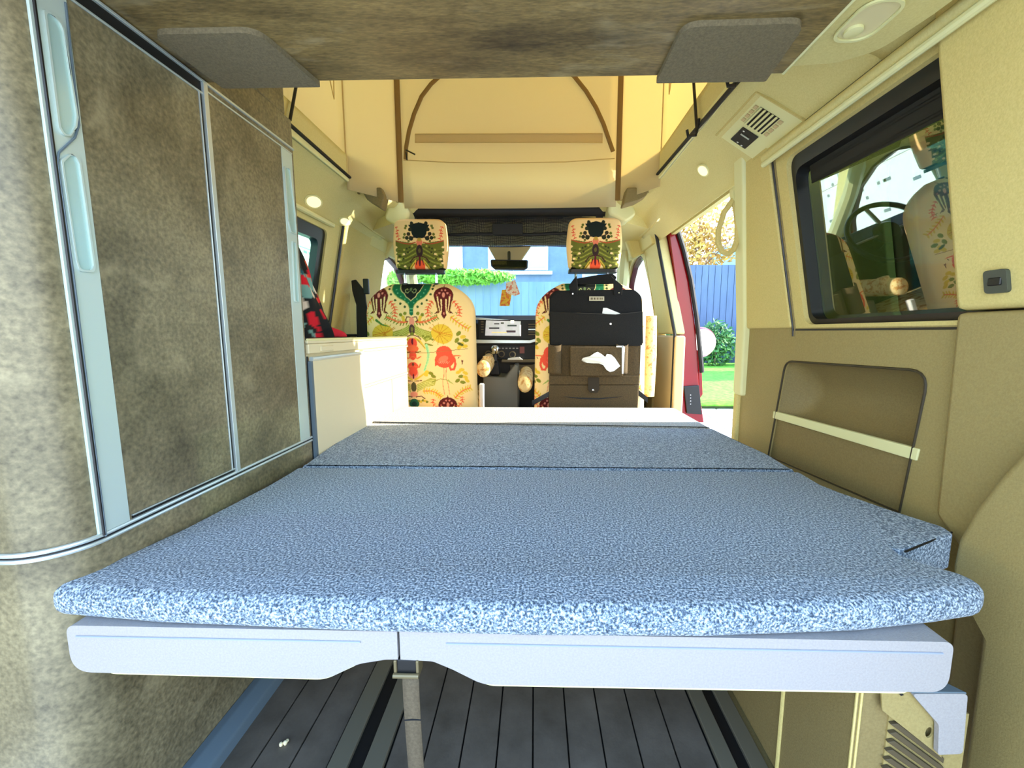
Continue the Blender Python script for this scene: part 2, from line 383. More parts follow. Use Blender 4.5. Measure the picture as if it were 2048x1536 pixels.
# B pillar right (front edge of the sliding door opening)
pb = empty('trim_2'); struct(pb)
MB().plate([(2.10, 0.80), (2.42, 0.80), (2.40, 1.33), (2.16, 1.33)], [], pR(0.05, 0.0)).obj('upper_trim', m_cream, pb, bev=.01)
MB().plate([(2.07, 0.0), (2.44, 0.0), (2.42, 0.795), (2.08, 0.795)], [], pR(0.05, 0.006)).obj('lower_trim', m_kit2, pb, bev=.01)
MB().tube([(XR(z)-0.004, 2.10+max(0, z-.8)*.1, z) for z in (0.3, 0.8, 1.32)], 0.008, 8).obj('door_seal', m_black, pb)
# red jamb seen past it
jb = empty('door_pillar_red')
def jpt(px, py, Y=2.12): P = on(1, px, py, Y); return (P.x, P.z)
MB().plate([jpt(1336, 445), jpt(1352, 440), jpt(1378, 560), jpt(1392, 660), jpt(1398, 775), jpt(1408, 845), jpt(1366, 845), jpt(1362, 700), jpt(1352, 560)], [], pY(2.12, 0.10)).obj('painted_jamb', m_red, jb, bev=.004)
MB().tube([(on(1, px, py, 2.11)) for px, py in [(1349, 440), (1368, 500), (1382, 560), (1394, 640), (1400, 700), (1404, 745)]], 0.012, 8).obj('outer_seal', m_black, jb)
MB().plate([jpt(1366, 772), jpt(1396, 770), jpt(1402, 828), jpt(1372, 826)], [], pY(2.105, 0.02)).obj('contact_plate', m_blackp, jb, bev=.003)
MB().box(*[v for v in (jpt(1376, 0)[0], jpt(1388, 0)[0])], 2.097, 2.106, jpt(0, 814)[1], jpt(0, 786)[1]).obj('contact_socket', m_black, jb, bev=.002)
for q in range(4):
    P = on(1, 1381, 790+q*6, 2.095); MB().lathe([(0.0025, 0), (0.002, .004)], (P.x, 2.093, P.z), 8, (0, 1, 0)).obj('contact_pin', m_chrome, jb)
MB().plate([jpt(1398, 700), jpt(1406, 710), jpt(1409, 790), jpt(1402, 800)], [], pY(2.14, 0.10)).obj('door_edge', m_red, jb, bev=.003)
lift(jb); tag(jb, 'red painted door pillar edge with black seal and contact plate', 'door pillar')

# ------------------------------------------------------------------ left wall with windows
wlft = empty('wall_left'); struct(wlft)
MB().plate([(1.0, 0.0), (3.2, 0.0), (3.2, 0.79), (1.0, 0.79)], [], pL(0.05)).obj('side_lining', m_taupe, wlft)
lwh = rpoly([onL(560, 385), onL(655, 462), onL(628, 672), (1.06, 0.80)], 0.02)
a0 = onL(655, 462)[0]; 
MB().plate([(1.0, 0.79), (2.40, 0.79), (2.40, 1.31), (1.0, 1.31)], [rpoly([(1.06, 0.82), (a0, 0.82), (a0, 1.235), (1.06, 1.235)], 0.025)], pL(0.05)).obj('window_surround', m_cream, wlft)
MB().plate([(a0+0.12, 0.79), (2.44, 0.79), (2.44, 1.32), (a0+0.14, 1.32)], [], pL(0.03, 0.012)).obj('pillar_trim', m_pillar, wlft, bev=.01)
MB().tube([(XL(z)+.012, a0+.105, z) for z in (0.80, 0.81, 1.28)], 0.006, 6).obj('guide_channel', m_blackp, wlft)
w2 = empty('window_2'); struct(w2)
MB().plate(rpoly([(1.055, 0.815), (a0+.005, 0.815), (a0+.005, 1.24), (1.055, 1.24)], 0.025), [rpoly([(1.08, 0.83), (a0-.045, 0.83), (a0-.045, 1.19), (1.08, 1.175)], 0.03)], pL(0.03, -0.008)).obj('window_frame', m_blackp, w2)
MB().plate([(1.06, 0.82), (a0, 0.82), (a0, 1.235), (1.06, 1.235)], [], pL(0.004, -0.035)).obj('pane', g_mint, w2)
MB().tube([(XL(1.26)+.01, y, 1.262) for y in (1.0, a0+.02)], 0.010, 8).obj('blind_cassette', m_creaml, w2)
MB().plate([(XL(.79)+.0, 1.05), (XL(.79)+.13, 1.05), (XL(.79)+.07, 2.38), (XL(.79), 2.38)], [], pZ(0.790, 0.012)).obj('window_shelf', m_blackp, wlft)

# front doors: frame, arc, pane
def front_door(nm, px_arc, side, wn_):
    pf = pR if side > 0 else pL
    d = empty(nm); struct(d)
    ys, ye = 2.42, 3.25
    arch = [(ye-.02, 0.80), (ye-.10, 0.95), (ye-.30, 1.15), (ye-.48, 1.24), (ys+.16, 1.275), (ys+.04, 1.24), (ys+.0, 1.05), (ys, 0.80)]
    hl = rpoly(arch, [.01, .05, .1, .1, .06, .06, .05, .01])
    MB().plate([(2.40, 0.76), (3.40, 0.76), (3.35, 0.90), (2.95, 1.34), (2.40, 1.34)], [hl], pf(0.05)).obj('door_surround', m_cream, d)
    ins = rpoly([(a*0.93+2.78*0.07, b*0.93+1.02*0.07) for a, b in arch], [.01, .05, .1, .1, .06, .06, .05, .01])
    MB().plate(hl, [ins], pf(0.03, -0.02)).obj('window_frame', m_dred, d)
    MB().plate([(2.43, 0.79), (3.2, 0.79), (3.15, 0.95), (2.85, 1.25), (2.45, 1.25)], [], pf(0.004, -0.035)).obj('pane', g_clear, d)
    MB().plate([(2.40, 0.10), (3.40, 0.10), (3.40, 0.76), (2.40, 0.76)], [], pf(0.06, 0.02)).obj('door_card', m_tauped, d, bev=.01)
    return d
front_door('door_1', None, 1, 3); front_door('door_2', None, -1, 4)

# A pillars and windscreen
for s, nm in ((1, 'trim_3'), (-1, 'trim_4')):
    pts = [(XC+s*.70, 2.72, 1.36), (XC+s*.735, 2.95, 1.14), (XC+s*.79, 3.32, 0.86)]
    struct(MB().tube(pts, [.045, .045, .05], 10).obj(nm, m_creaml))
w5 = empty('window_3'); struct(w5)
v = [(XC-.70, 2.76, 1.36), (XC+.70, 2.76, 1.36), (XC+.80, 3.34, 0.86), (XC-.80, 3.34, 0.86)]
MB().add(v+[(a, b+.005, c+.005) for a, b, c in v], [(0, 1, 2, 3), (7, 6, 5, 4), (0, 1, 5, 4), (1, 2, 6, 5), (2, 3, 7, 6), (3, 0, 4, 7)]).obj('pane', g_clear, w5)
P = [on(1, a, b, 2.72) for a, b in ((975, 492), (1062, 492), (1042, 522), (992, 522))]
MB().plate([(p.x, p.z) for p in P], [], pY(2.72, .03)).obj('mirror_mount', m_kit2, w5, bev=.006)

# ------------------------------------------------------------------ roof edges
prof = [(0.575, 1.50), (0.572, 1.425), (0.580, 1.408), (0.600, 1.398), (0.66, 1.352), (0.72, 1.300), (0.745, 1.272), (0.755, 1.262)]
def sweep_y(prof, ys, s, nm, mat, par=None, sol=0.008, fn=None):
    def f(u, v):
        t = u*(len(prof)-1); i = min(int(t), len(prof)-2); q = t-i
        a = prof[i][0]*(1-q)+prof[i+1][0]*q; z = prof[i][1]*(1-q)+prof[i+1][1]*q
        y = ys[0]+(ys[1]-ys[0])*v
        if fn: a, z = fn(a, z, y)
        return (XC+s*(a), y, z)
    return MB().grid(f, (len(prof)-1)*4+1, 24).obj(nm, mat, par, solid=sol, ang=50)
def fn_r(a, z, y):
    return (a+.045 if False else a, z)
profR = [(0.612, 1.50), (0.612, 1.425), (0.618, 1.408), (0.635, 1.395), (0.68, 1.352), (0.72, 1.302), (0.742, 1.276), (0.75, 1.264)]
ce = empty('ceiling'); struct(ce)
def closein(a, z, y):                        # the rail swings inwards ahead of the roof opening
    k_ = max(0, (y-1.72)/0.45); k_ = min(1, k_)
    if z > 1.39: a = a-0.33*k_**2*1.0
    return a, z-0.02*k_ if z > 1.33 else z
for s in (1, -1):
    sweep_y(profR, (0.70, 2.32), s, 'side_rail', m_cream, ce, fn=closein)
    # lighter edge strip beside the opening
    MB().plate([(0.70, 1.40), (1.86, 1.40), (1.86, 1.425), (0.70, 1.425)], [], lambda a, b, t, s=s: (XC+s*(0.618-t*.012), a, b)).obj('opening_edge', m_creaml, ce, bev=.004)
# header of the opening and cab ceiling
def hdr(u, v):
    xx = XC-0.62+1.24*u
    y = 1.88+0.42*v; z = 1.385-0.03*v
    return (xx, y, z)
MB().plate([(XC-.66, 2.24), (XC+.66, 2.24), (XC+.70, 2.80), (XC-.70, 2.80)], [], pZ(1.375, .02)).obj('cab_headliner', m_skin, ce)
for s in (1, -1):
    MB().plate(rpoly([(XC+s*.75, 2.20), (XC+s*.52, 2.00), (XC+s*.50, 2.08), (XC+s*.50, 2.86), (XC+s*.75, 2.86)], .03), [], pZ(1.262 if False else 1.32, .05)).obj('cab_corner', m_cream, ce, bev=.02)
    MB().plate([(2.2, 1.26), (2.9, 1.26), (2.9, 1.37), (2.2, 1.37)], [], lambda a, b, t, s=s: (XC+s*(.755-.3*(b-1.26)-t*.03), a, b)).obj('cab_side_rail', m_cream, ce, bev=.01)
# rear right ceiling trim beside the overhead cabinet
pr2 = [(0.545, 1.262), (0.56, 1.252), (0.62, 1.252), (0.66, 1.258), (0.70, 1.285), (0.735, 1.285), (0.75, 1.264)]
def f2(u, v):
    t = u*(len(pr2)-1); i = min(int(t), len(pr2)-2); q = t-i
    return (XC+pr2[i][0]*(1-q)+pr2[i+1][0]*q, 0.2+0.57*v, pr2[i][1]*(1-q)+pr2[i+1][1]*q)
rp = [(0.415, 0.2), (0.415, 0.772), (0.50, 0.765), (0.545, 0.735), (0.56, 0.66), (0.60, 0.2)]
MB().plate(rpoly(rp, [0, .01, .05, .05, .05, 0]), [], pZ(1.255, .05)).obj('lamp_panel', m_cream, ce, bev=.012, seg=3)
sweep_y([(0.545, 1.42), (0.56, 1.36), (0.66, 1.31), (0.72, 1.290), (0.745, 1.276), (0.75, 1.264)], (0.2, 0.80), 1, 'side_rail', m_cream, ce)

# raised tailgate above and behind the rear opening, and the roof above the rear
tg = empty('door_3'); struct(tg)
MB().plate([(XC-.66, 0.10), (XC+.66, 0.10), (XC+.60, -.95), (XC-.60, -.95)], [rpoly([(XC-.50, -.45), (XC+.50, -.45), (XC+.46, -.86), (XC-.46, -.86)], .05)], lambda a, b, t: (a, b, 1.52-(b-.10)*.55+t*.04)).obj('tailgate_shell', m_taupe, tg, bev=.01)
MB().plate([(XC-.52, -.43), (XC+.52, -.43), (XC+.48, -.88), (XC-.48, -.88)], [], lambda a, b, t: (a, b, 1.542-(b-.10)*.55+t*.004)).obj('pane', g_dark, tg)
MB().box(XC-.66, XC+.66, 0.05, 0.66, 1.455, 1.50).obj('rear_roof', m_skin, ce)
MB().plate([(.05, 0), (1.02, 0), (1.02, 1.46), (.05, 1.46)], [], pL(.04, -.012)).obj('rear_side', m_taupe, wlft)
# outer roof skin that closes the roof beside the tent
for s_ in (1, -1):
    MB().plate([(0.05, 1.285), (3.0, 1.285), (2.9, 1.46), (0.05, 1.50)], [], lambda a, b, t, s_=s_: (XC+s_*(.80+t*.02-(b-1.26)*.2), a, b)).obj('outer_skin', m_cream, ce)
    MB().plate([(XC+s_*.63, .05), (XC+s_*.77, .05), (XC+s_*.77, 2.9), (XC+s_*.63, 2.9)], [], pZ(1.44, .02)).obj('outer_skin', m_red, ce)
MB().box(XC-.78, XC+.78, 1.96, 2.88, 1.44, 1.47).obj('outer_skin', m_red, ce)
# ------------------------------------------------------------------ overhead cabinet
oc = empty('overhead_cabinet')
MB().box(-0.575, 0.413, 0.20, 0.765, 1.24, 1.45).obj('carcass', m_stone2, oc, bev=.002)
MB().tube([(0.416, 0.2, 1.243), (0.416, 0.768, 1.243)], 0.003, 6).obj('edge_trim', m_creaml, oc)
MB().tube([(-0.5745, 0.2, 1.2405), (-0.5745, 0.75, 1.2405)], 0.0018, 6).obj('edge_trim', m_alu, oc)
for q, pts in enumerate(([(-0.550, 0.635), (-0.395, 0.635), (-0.372, 0.768), (-0.545, 0.768)], [(0.205, 0.640), (0.372, 0.637), (0.390, 0.772), (0.205, 0.772)])):
    pts = rpoly(pts, [.025, .025, .004, .004] if q else [.02, .03, .004, .004])
    MB().plate(pts, [], pZ(1.232, .009)).obj('felt_pad', m_felt, oc, bev=.003)
lift(oc); tag(oc, 'dark brown stone look overhead cabinet with two grey felt pads', 'cabinet')

# ------------------------------------------------------------------ wardrobe
wd_ = empty('wardrobe')
def wplan(inset=0.0, y1=1.02):
    c = (-0.63, 0.51); r = 0.06+inset; out = [(-0.96, 0.45-inset), (c[0], 0.45-inset)]
    for k in range(1, 10):
        a = -math.pi/2+k/10*math.pi/2; out.append((c[0]+r*math.cos(a), c[1]+r*math.sin(a)))
    out += [(-0.57+inset, c[1]), (-0.57+inset, y1), (-0.96, y1)]
    return out
pl = wplan(); pl = [p for p in pl]
body = MB().plate(pl, [], lambda a, b, t: (a, b, 0.0+t*1.30)).obj('carcass', m_stone, wd_)
MB().plate([(-0.96, .76), (-0.575, .76), (-0.575, 1.015), (-0.96, 1.015)], [], lambda a, b, t: (a, b-(0.0), 1.30+t*.15)).obj('top_box', m_stone, wd_, bev=.012)
for z, r in ((0.5455, 0.003), (0.5375, 0.003)):
    pth = [(a, b, z) for a, b in wplan(.001)[:-1]]
    MB().tube(pth, r, 8).obj('trim_line', m_alu, wd_)
MB().tube([(a, b, .5415) for a, b in wplan(.0005)[:-1]], .0018, 6).obj('trim_groove', m_black, wd_)
# tracks top and bottom
xf = -0.57
def bx(nm, mat, y0, y1, z0, z1, d=0.002, x0=xf-.001, bev=.0008): return MB().box(x0, xf+d, y0, y1, z0, z1).obj(nm, mat, wd_, bev=bev, seg=1)
bx('top_track', m_alu, 0.45+.07, 1.02, 1.2335, 1.238, .004); bx('top_track', m_alu, 0.52, 0.752, 1.213, 1.2165, .003); bx('track_gap', m_black, 0.52, 0.752, 1.2165, 1.2335, .0005)
bx('top_track', m_alu, 0.752, 1.012, 1.2215, 1.225, .003)
bx('bottom_track', m_alu, 0.545, 0.748, 0.5525, 0.555, .003); bx('track_gap', m_black, 0.545, 0.748, 0.547, 0.5525, .0005)
# near handle strip
hs = bx('handle_strip', m_alug, 0.4985, 0.5405, 0.548, 1.30, .003)
MB().tube([(xf+.0035, 0.5035, z) for z in (0.545, 1.30)], .0018, 6).obj('strip_joint', m_blackp, wd_)
def handle(pts, par, x=xf+.0032):
    q = [(P.y, P.z) for P in [on(0, a, b, x) for a, b in pts]]
    pr = rpoly(q, .006); cx_ = sum(p[0] for p in q)/len(q); cz_ = sum(p[1] for p in q)/len(q)
    inn = [(cx_+(a-cx_)*.80, cz_+(b-cz_)*.965) for a, b in pr]
    par = MB().plate(pr, [inn], lambda a, b, t: (x-.002+t*.005, a, b)).obj('handle_rim', m_alug, par, bev=.0008, seg=1)
    MB().plate(inn, [], lambda a, b, t: (x-.0015+t*.0018, a, b)).obj('handle_recess', m_recess, par)
handle([(82, 12), (118, 42), (125, 60), (153, 235), (150, 255), (138, 272), (124, 272), (113, 255)], wd_)
handle([(118, 320), (135, 308), (148, 308), (158, 325), (188, 535), (183, 545), (155, 543), (148, 520), (122, 350)], wd_)
# S-shaped split between both handles
sp = [on(0, a, b, xf+.0042) for a, b in [(131, 5), (158, 250), (150, 275), (118, 305), (115, 325), (146, 545), (212, 1072)]]
MB().tube(sp, .0013, 6).obj('strip_split', m_sill, wd_)
# tambour doors
bx('tambour_door', m_stone, 0.5415, 0.7395, 0.555, 1.2130, .0016)
bx('door_edge', m_alu, 0.7395, 0.7415, 0.552, 1.216, .0035); bx('door_gap', m_black, 0.7415, 0.7485, 0.547, 1.2335, .0004)
bx('door_edge', m_alu, 0.7485, 0.7585, 0.547, 1.2335, .005)
bx('tambour_door', m_stone, 0.7585, 0.969, 0.548, 1.2215, .0022)
bx('handle_strip', m_alug, 0.969, 1.010, 0.548, 1.2215, .003)
handle([(566, 332), (578, 335), (590, 430), (592, 470), (580, 465), (574, 440)], wd_)
handle([(583, 482), (590, 482), (596, 600), (597, 606), (588, 604)], wd_)
for y in (0.8,): pass
lift(wd_); tag(wd_, 'tall brown stone look wardrobe with two sliding doors and pale handle strips', 'wardrobe')
# white outer edge of the wardrobe end: vertical joint at front corner
# ------------------------------------------------------------------ kitchen unit + worktop
ku = empty('kitchen_unit')
MB().box(-0.958, -0.576, 1.024, 1.835, 0.0, 0.770).obj('carcass', m_kit, ku)
MB().box(-0.60, -0.566, 1.028, 1.83, 0.7560, 0.7815).obj('front_rail', m_kit, ku, bev=.003)
a = on(0, 640, 691, -.566); b_ = on(0, 666, 704, -.566)
MB().box(-0.567, -0.5625, a.y, b_.y, 0.7605, 0.7745).obj('push_button', m_kit, ku, bev=.002)
dd = MB().box(-0.58, -0.561, 1.034, 1.345, 0.10, 0.742).obj('fridge_door', m_kit, ku, bev=.003)
MB().tube([(-0.563, 1.03, 0.7435), (-0.563, 1.345, 0.7435)], .006, 8).obj('door_rail', m_alu, ku)
MB().box(-0.577, -0.561, 1.026, 1.034, 0.10, 0.738).obj('door_edge', m_sill, ku)
MB().box(-0.578, -0.570, 1.020, 1.030, 0.10, 0.75).obj('gap', m_black, ku)
MB().box(-0.58, -0.566, 1.352, 1.825, 0.635, 0.747).obj('drawer', m_kit2, ku, bev=.003)
MB().box(-0.58, -0.564, 1.352, 1.825, 0.628, 0.6345).obj('drawer_edge', m_kit, ku, bev=.001)
MB().box(-0.58, -0.566, 1.352, 1.62, 0.10, 0.626).obj('cupboard_door', m_kit2, ku, bev=.003)
MB().box(-0.58, -0.566, 1.625, 1.825, 0.10, 0.626).obj('cupboard_door', m_kit2, ku, bev=.003)
MB().box(-0.58, -0.563, 1.350, 1.828, 0.747, 0.753).obj('drawer_edge', m_kit, ku, bev=.001)
lift(ku); tag(ku, 'cream kitchen unit with flat fridge door and drawer beside the wardrobe', 'kitchen unit')
wt_ = empty('worktop')
MB().box(-0.955, -0.566, 1.024, 1.835, 0.7820, 0.790).obj('top', m_kit, wt_, bev=.002)
MB().box(-0.90, -0.575, 1.05, 1.45, 0.790, 0.794).obj('glass_lid', m_blackp, wt_, bev=.001)
MB().tube([(-0.568, 1.026, 0.7915), (-0.568, 1.833, 0.7915)], .0035, 8).obj('edge_trim', m_creaml, wt_)
lift(wt_); tag(wt_, 'pale kitchen worktop with dark glass lid above the fridge door', 'worktop')
# shallow return panel between kitchen and seat (white)
# ------------------------------------------------------------------ bed
bed = empty('bed_mattress')
def zprof(k, n, r): return
def cushion(name, pl, z0, z1, r, mat, par, nb=4, dz=None):
    # rounded slab: inset rings at top and bottom
    pl = [Vector(p) for p in pl]; m = len(pl)
    area = sum(pl[i].x*pl[(i+1) % m].y-pl[(i+1) % m].x*pl[i].y for i in range(m))
    if area < 0: pl = pl[::-1]
    nrm = []
    for i in range(m):
        t = (pl[(i+1) % m]-pl[i-1]).normalized(); nrm.append(Vector((t.y, -t.x)))
    rings = []
    for k in range(nb+1):
        a = math.pi/2*k/nb; rings.append((-r+r*math.sin(a), z0+r-r*math.cos(a)))
    for k in range(nb+1):
        a = math.pi/2*k/nb; rings.append((-r+r*math.cos(a), z1-r+r*math.sin(a)))
    vs = []; fs = []
    for off, z in rings:
        for i in range(m):
            p = pl[i]+nrm[i]*off; vs.append((p.x, p.y, z+(dz(p.x, p.y) if dz else 0)))
    R = len(rings)
    for j in range(R-1):
        for i in range(m): fs.append((j*m+i, j*m+(i+1) % m, (j+1)*m+(i+1) % m, (j+1)*m+i))
    for base in (0, R-1):
        tr_ = tessellate_polygon([[Vector((vs[base*m+i][0], vs[base*m+i][1], 0)) for i in range(m)]])
        fs += [tuple(base*m+q for q in t) for t in tr_]
    return MB().add(vs, fs).obj(name, mat, par, ang=50)
Z = 0.50
bp = lambda px, py, z=Z: (on(2, px, py, z).x, on(2, px, py, z).y)
ySeam = 0.925
near = [(-0.545, ySeam), (-0.553, 0.80), (-0.566, 0.62), (-0.580, 0.540), (-0.612, 0.505), (-0.622, 0.480), (-0.590, 0.458), (-0.45, 0.446), (-0.2, 0.438), (0.0, 0.436), (0.2, 0.440), (0.38, 0.454), (0.48, 0.470), (0.545, 0.484), (0.566, 0.498), (0.562, 0.524), (0.520, 0.562), (0.535, 0.60), (0.575, 0.66), (0.590, 0.72), (0.592, ySeam)]
def ref(pl, st=0.03):
    out = []
    for i in range(len(pl)):
        a = Vector(pl[i]); b = Vector(pl[(i+1) % len(pl)]); n = max(1, int((b-a).length/st))
        out += [tuple(a.lerp(b, k/n)) for k in range(n)]
    return out
cushion('near_cushion', rpoly(near, [0]+[.03]*(len(near)-2)+[0]), 0.458, 0.500, 0.016, m_matt, bed)
cushion('side_cushion', rpoly([(0.52, 0.575), (0.655, 0.632), (0.662, 0.655), (0.63, 0.72), (0.60, 0.80), (0.585, 0.86), (0.55, 0.86)], [.01, .012, .02, .03, .03, .03, .01]), 0.440, 0.4985, 0.004, m_matt, bed); MB().tube([(.535, .578, .4965), (.66, .640, .4965)], .0015, 6).obj('side_seam', m_black, bed)
cushion('middle_cushion', rpoly([(-0.548, ySeam+.004), (0.594, ySeam+.004), (0.604, 1.06), (0.580, 1.345), (-0.600, 1.40), (-0.560, 1.04)], [.004, .004, .03, .005, .005, .03]), 0.440, 0.499, 0.010, m_matt, bed)
cushion('far_cushion', rpoly([(-0.600, 1.405), (0.580, 1.350), (0.585, 1.72), (-0.545, 1.72)], [.004, .004, .03, .03]), 0.430, 0.5, 0.012, m_matf, bed)
tag(bed, 'grey melange folding bed mattress with pale far cushion', 'mattress'); lift(bed)
bb = empty('bed_bench')
MB().box(-0.52, 0.40, 0.98, 1.68, FZ+.006, 0.434).obj('bench_box', m_tauped, bb, bev=.02)
MB().box(-0.52, 0.50, 0.64, 1.70, 0.434, 0.4385).obj('slat_panel', m_tauped, bb)
lift(bb); tag(bb, 'taupe bench carrying the bed mattress', 'bench')

# support board under the mattress
sb = empty('bed_support_board')
def bpt(px, py, y=0.45): P = on(1, px, py, y); return (P.x, P.z)
def bsec(pts): return [bpt(a, b) for a, b in pts]
left = rpoly([bpt(138, 1262), bpt(150, 1325), bpt(190, 1343), bpt(640, 1352), bpt(712, 1322), bpt(760, 1305), bpt(760, 1262)], [.006, .012, .012, .03, .03, 0, 0])
right = rpoly([bpt(880, 1262), bpt(880, 1312), bpt(905, 1325), bpt(950, 1360), bpt(1840, 1372), bpt(1900, 1350), bpt(1906, 1274)], [0, 0, .02, .03, .01, .03, .012])
zt = 0.428
lt = [(a, min(b, zt)) for a, b in left]; rt = [(a, min(b, zt)) for a, b in right]
def pad(nm, x0, x1, z0, z1, y0, y1, mat, r, rx=.02, par=sb):
    pl = rpoly([(x0, y0), (x1, y0), (x1, y1), (x0, y1)], rx, 6)
    return cushion(nm, pl, z0, z1, r, mat, par)
xl0, xl1 = bpt(138, 1300)[0], bpt(722, 1300)[0]
xr0, xr1 = bpt(893, 1300)[0], bpt(1907, 1300)[0]
zb_l = bpt(400, 1348)[1]; 
# pads: a soft top pad over a smaller hard shell each
def wavypad(nm, x0, x1, zlo, zhi, y0, y1, mat, rl, rr, rb=.012):
    pts = rpoly([(x0, zhi), (x0, zlo), (x1, zlo), (x1, zhi)], [.012, rl, rr, .012], 8)
    return MB().plate(pts, [], pY(y0, y1-y0)).obj(nm, mat, sb, bev=rb, seg=4)
X_ = lambda px: bpt(px, 1300)[0]
def padshape(nm, pts, rr, y0, y1, mat, rb):
    return MB().plate(rpoly(pts, rr, 8), [], pY(y0, y1-y0)).obj(nm, mat, sb, bev=rb, seg=4)
padshape('left_pad', [(xl0, .4565), (xl0, .394), (X_(650), .392), (X_(715), .413), (X_(770), .4195), (X_(795), .420), (X_(795), .4565)], [.012, .025, .05, .05, .02, 0, 0], .45, .62, m_board, .010)
padshape('right_pad', [(X_(800), .4565), (X_(800), .420), (X_(865), .4185), (X_(905), .408), (X_(965), .389), (xr1, .392), (xr1, .4565)], [0, 0, .02, .03, .05, .022, .012], .45, .64, m_board, .010)
padshape('left_shell', [(xl0+.035, .41), (xl0+.035, .386), (X_(640), .3845), (X_(705), .405), (X_(705), .41)], [0, .02, .05, .01, 0], .457, .61, m_creaml, .006)
padshape('right_shell', [(X_(920), .41), (X_(920), .402), (X_(970), .381), (xr1-.035, .383), (xr1-.035, .41)], [0, .01, .04, .02, 0], .457, .62, m_creaml, .006)
MB().tube([(-.165, .461, z) for z in (.421, .45)], .0008, 5).obj('bridge_joint', m_tauped, sb)
MB().tube([(x_, .4495, .4425) for x_ in np.linspace(xl0+.012, xl1+.0, 10)], .0012, 6).obj('piping', m_boardt, sb)
MB().tube([(x_, .4495, .4425) for x_ in np.linspace(xr0+.0, xr1-.012, 10)], .0012, 6).obj('piping', m_boardt, sb)
for px in (250, 525):
    a = bpt(px, 1350); MB().box(a[0]-.003, a[0]+.003, .50, .506, .372 if px < 400 else .362, .39).obj('stay', m_white, sb)
lift(sb); tag(sb, 'light grey padded support board under the mattress front', 'board')

# buckle and strap
ss = empty('webbing_strap')
a = bpt(810, 1320)
MB().box(a[0]-.018, a[0]+.022, .452, .470, .379, .404).obj('buckle_frame', m_strapb, ss, bev=.002) if False else None
m_bk = M('olive_metal', (120, 108, 78), .4, metal=.4)
bxx = (bpt(787, 1320)[0], bpt(838, 1320)[0]); z0, z1 = bpt(0, 1336)[1], bpt(0, 1303)[1]
MB().box(bxx[0], bxx[0]+.004, .448, .466, z0, z1).obj('buckle_side', m_bk, ss, bev=.0015)
MB().box(bxx[1]-.004, bxx[1], .448, .466, z0, z1).obj('buckle_side', m_bk, ss, bev=.0015)
MB().tube([(bxx[0], .447, z0+.004), (bxx[1], .447, z0+.004)], .003, 10).obj('buckle_bar', m_bk, ss)
MB().box(bxx[0]+.003, bxx[1]-.003, .450, .462, z0+.003, z1).obj('buckle_body', m_black, ss, bev=.002)
w0, w1_ = bpt(766, 1312), bpt(868, 1312)
MB().plate([bpt(766, 1306), bpt(775, 1320), bpt(864, 1322), bpt(870, 1310)], [], pY(.464, .004)).obj('tab', m_strap, ss)
def strapf(u, v):
    x_ = bpt(803, 1336)[0]*(1-u)+bpt(836, 1336)[0]*u
    z = z0*(1-v)+(FZ+.006)*v
    return (x_+.004*v*0, .452+.02*math.sin(v*3)*v, z)
MB().grid(strapf, 3, 24).obj('webbing', m_strap, ss, solid=.0016)
zz = on(1, 820, 1437, .455).z
MB().tube([(bpt(803, 1336)[0]-.0005, .4535, zz-.001), (bpt(820, 1336)[0], .4525, zz+.001), (bpt(836, 1336)[0]+.0005, .4535, zz)], .0009, 6).obj('stitch_loop', m_black, ss)
lift(ss); tag(ss, 'brown webbing strap hanging from black buckle below the mattress', 'strap')

# crumb on the floor
P = on(2, 567, 1490, FZ)
cb = MB()
for k in range(3):
    c = Vector((P.x+(-.003, .003, .004)[k], P.y+(-.002, .001, .005)[k], FZ+.0035)); r = (.0035, .004, .0028)[k]
    cb.lathe([(r*math.sin(t)*(1+.15*math.sin(3*t+k)), -r*math.cos(t)) for t in np.linspace(.15, 3.0, 7)], c, 9)
tag(cb.obj('bread_crumb', M('crumb', (240, 224, 178), .9)), 'pale bread crumb lying on the dark floor planks', 'crumb')

# ------------------------------------------------------------------ rear right corner: bracket, vent panel
YV = 0.48
sbx = empty('side_locker')
MB().box(.405, .505, YV, 1.90, FZ, .386).obj('body', m_tauped, sbx, bev=.004)
for px in (1616,):
    yy = .405*F/(px-1070); MB().tube([(.404, yy, FZ), (.404, yy, .384)], .0035, 8).obj('joint_bead', m_pillar, sbx)
MB().box(.4045, .4055, .482, .62, FZ, .384).obj('end_panel', m_tauped, sbx)
for d_ in (0, .006): MB().tube([(.405+d_, YV-.001, FZ), (.405+d_, YV-.001, .384)], .0016, 6).obj('edge_bead', m_pillar, sbx)
lift(sbx); tag(sbx, 'taupe locker box along the right side under the support board', 'locker')
q_ = lambda a, b, y: (on(1, a, b, y).x, on(1, a, b, y).z)
vp = empty('vent_panel')
MB().plate([q_(1776, 1425, YV), q_(1935, 1425, YV), q_(1905, 1640, YV), q_(1750, 1640, YV)], [], pY(YV-.002, .002)).obj('panel', m_taupe, vp)
m_louvre = M('louvre', (84, 72, 50), .6)
for k in range(9):
    o_ = k*17.5; dx = -k*3.2
    MB().plate([q_(1775+dx, 1442+o_, YV-.002), q_(1790+dx, 1440+o_, YV-.002), q_(1882+dx*.3, 1510+o_, YV-.002), q_(1880+dx*.3, 1520+o_, YV-.002)], [], pY(YV-.007, .005)).obj('louvre', m_louvre, vp, bev=.0008, seg=1)
lift(vp); tag(vp, 'taupe vent panel with dark slanting louvres under the bracket', 'vent')
br = empty('board_bracket')
MB().plate(rpoly([q_(1824, 1388, .462), q_(1936, 1388, .462), q_(1926, 1508, .462), q_(1876, 1510, .462), q_(1878, 1450, .462)], [.003, .006, .006, .003, .012]), [], pY(.462, .006)).obj('front_plate', m_board, br, bev=.003)
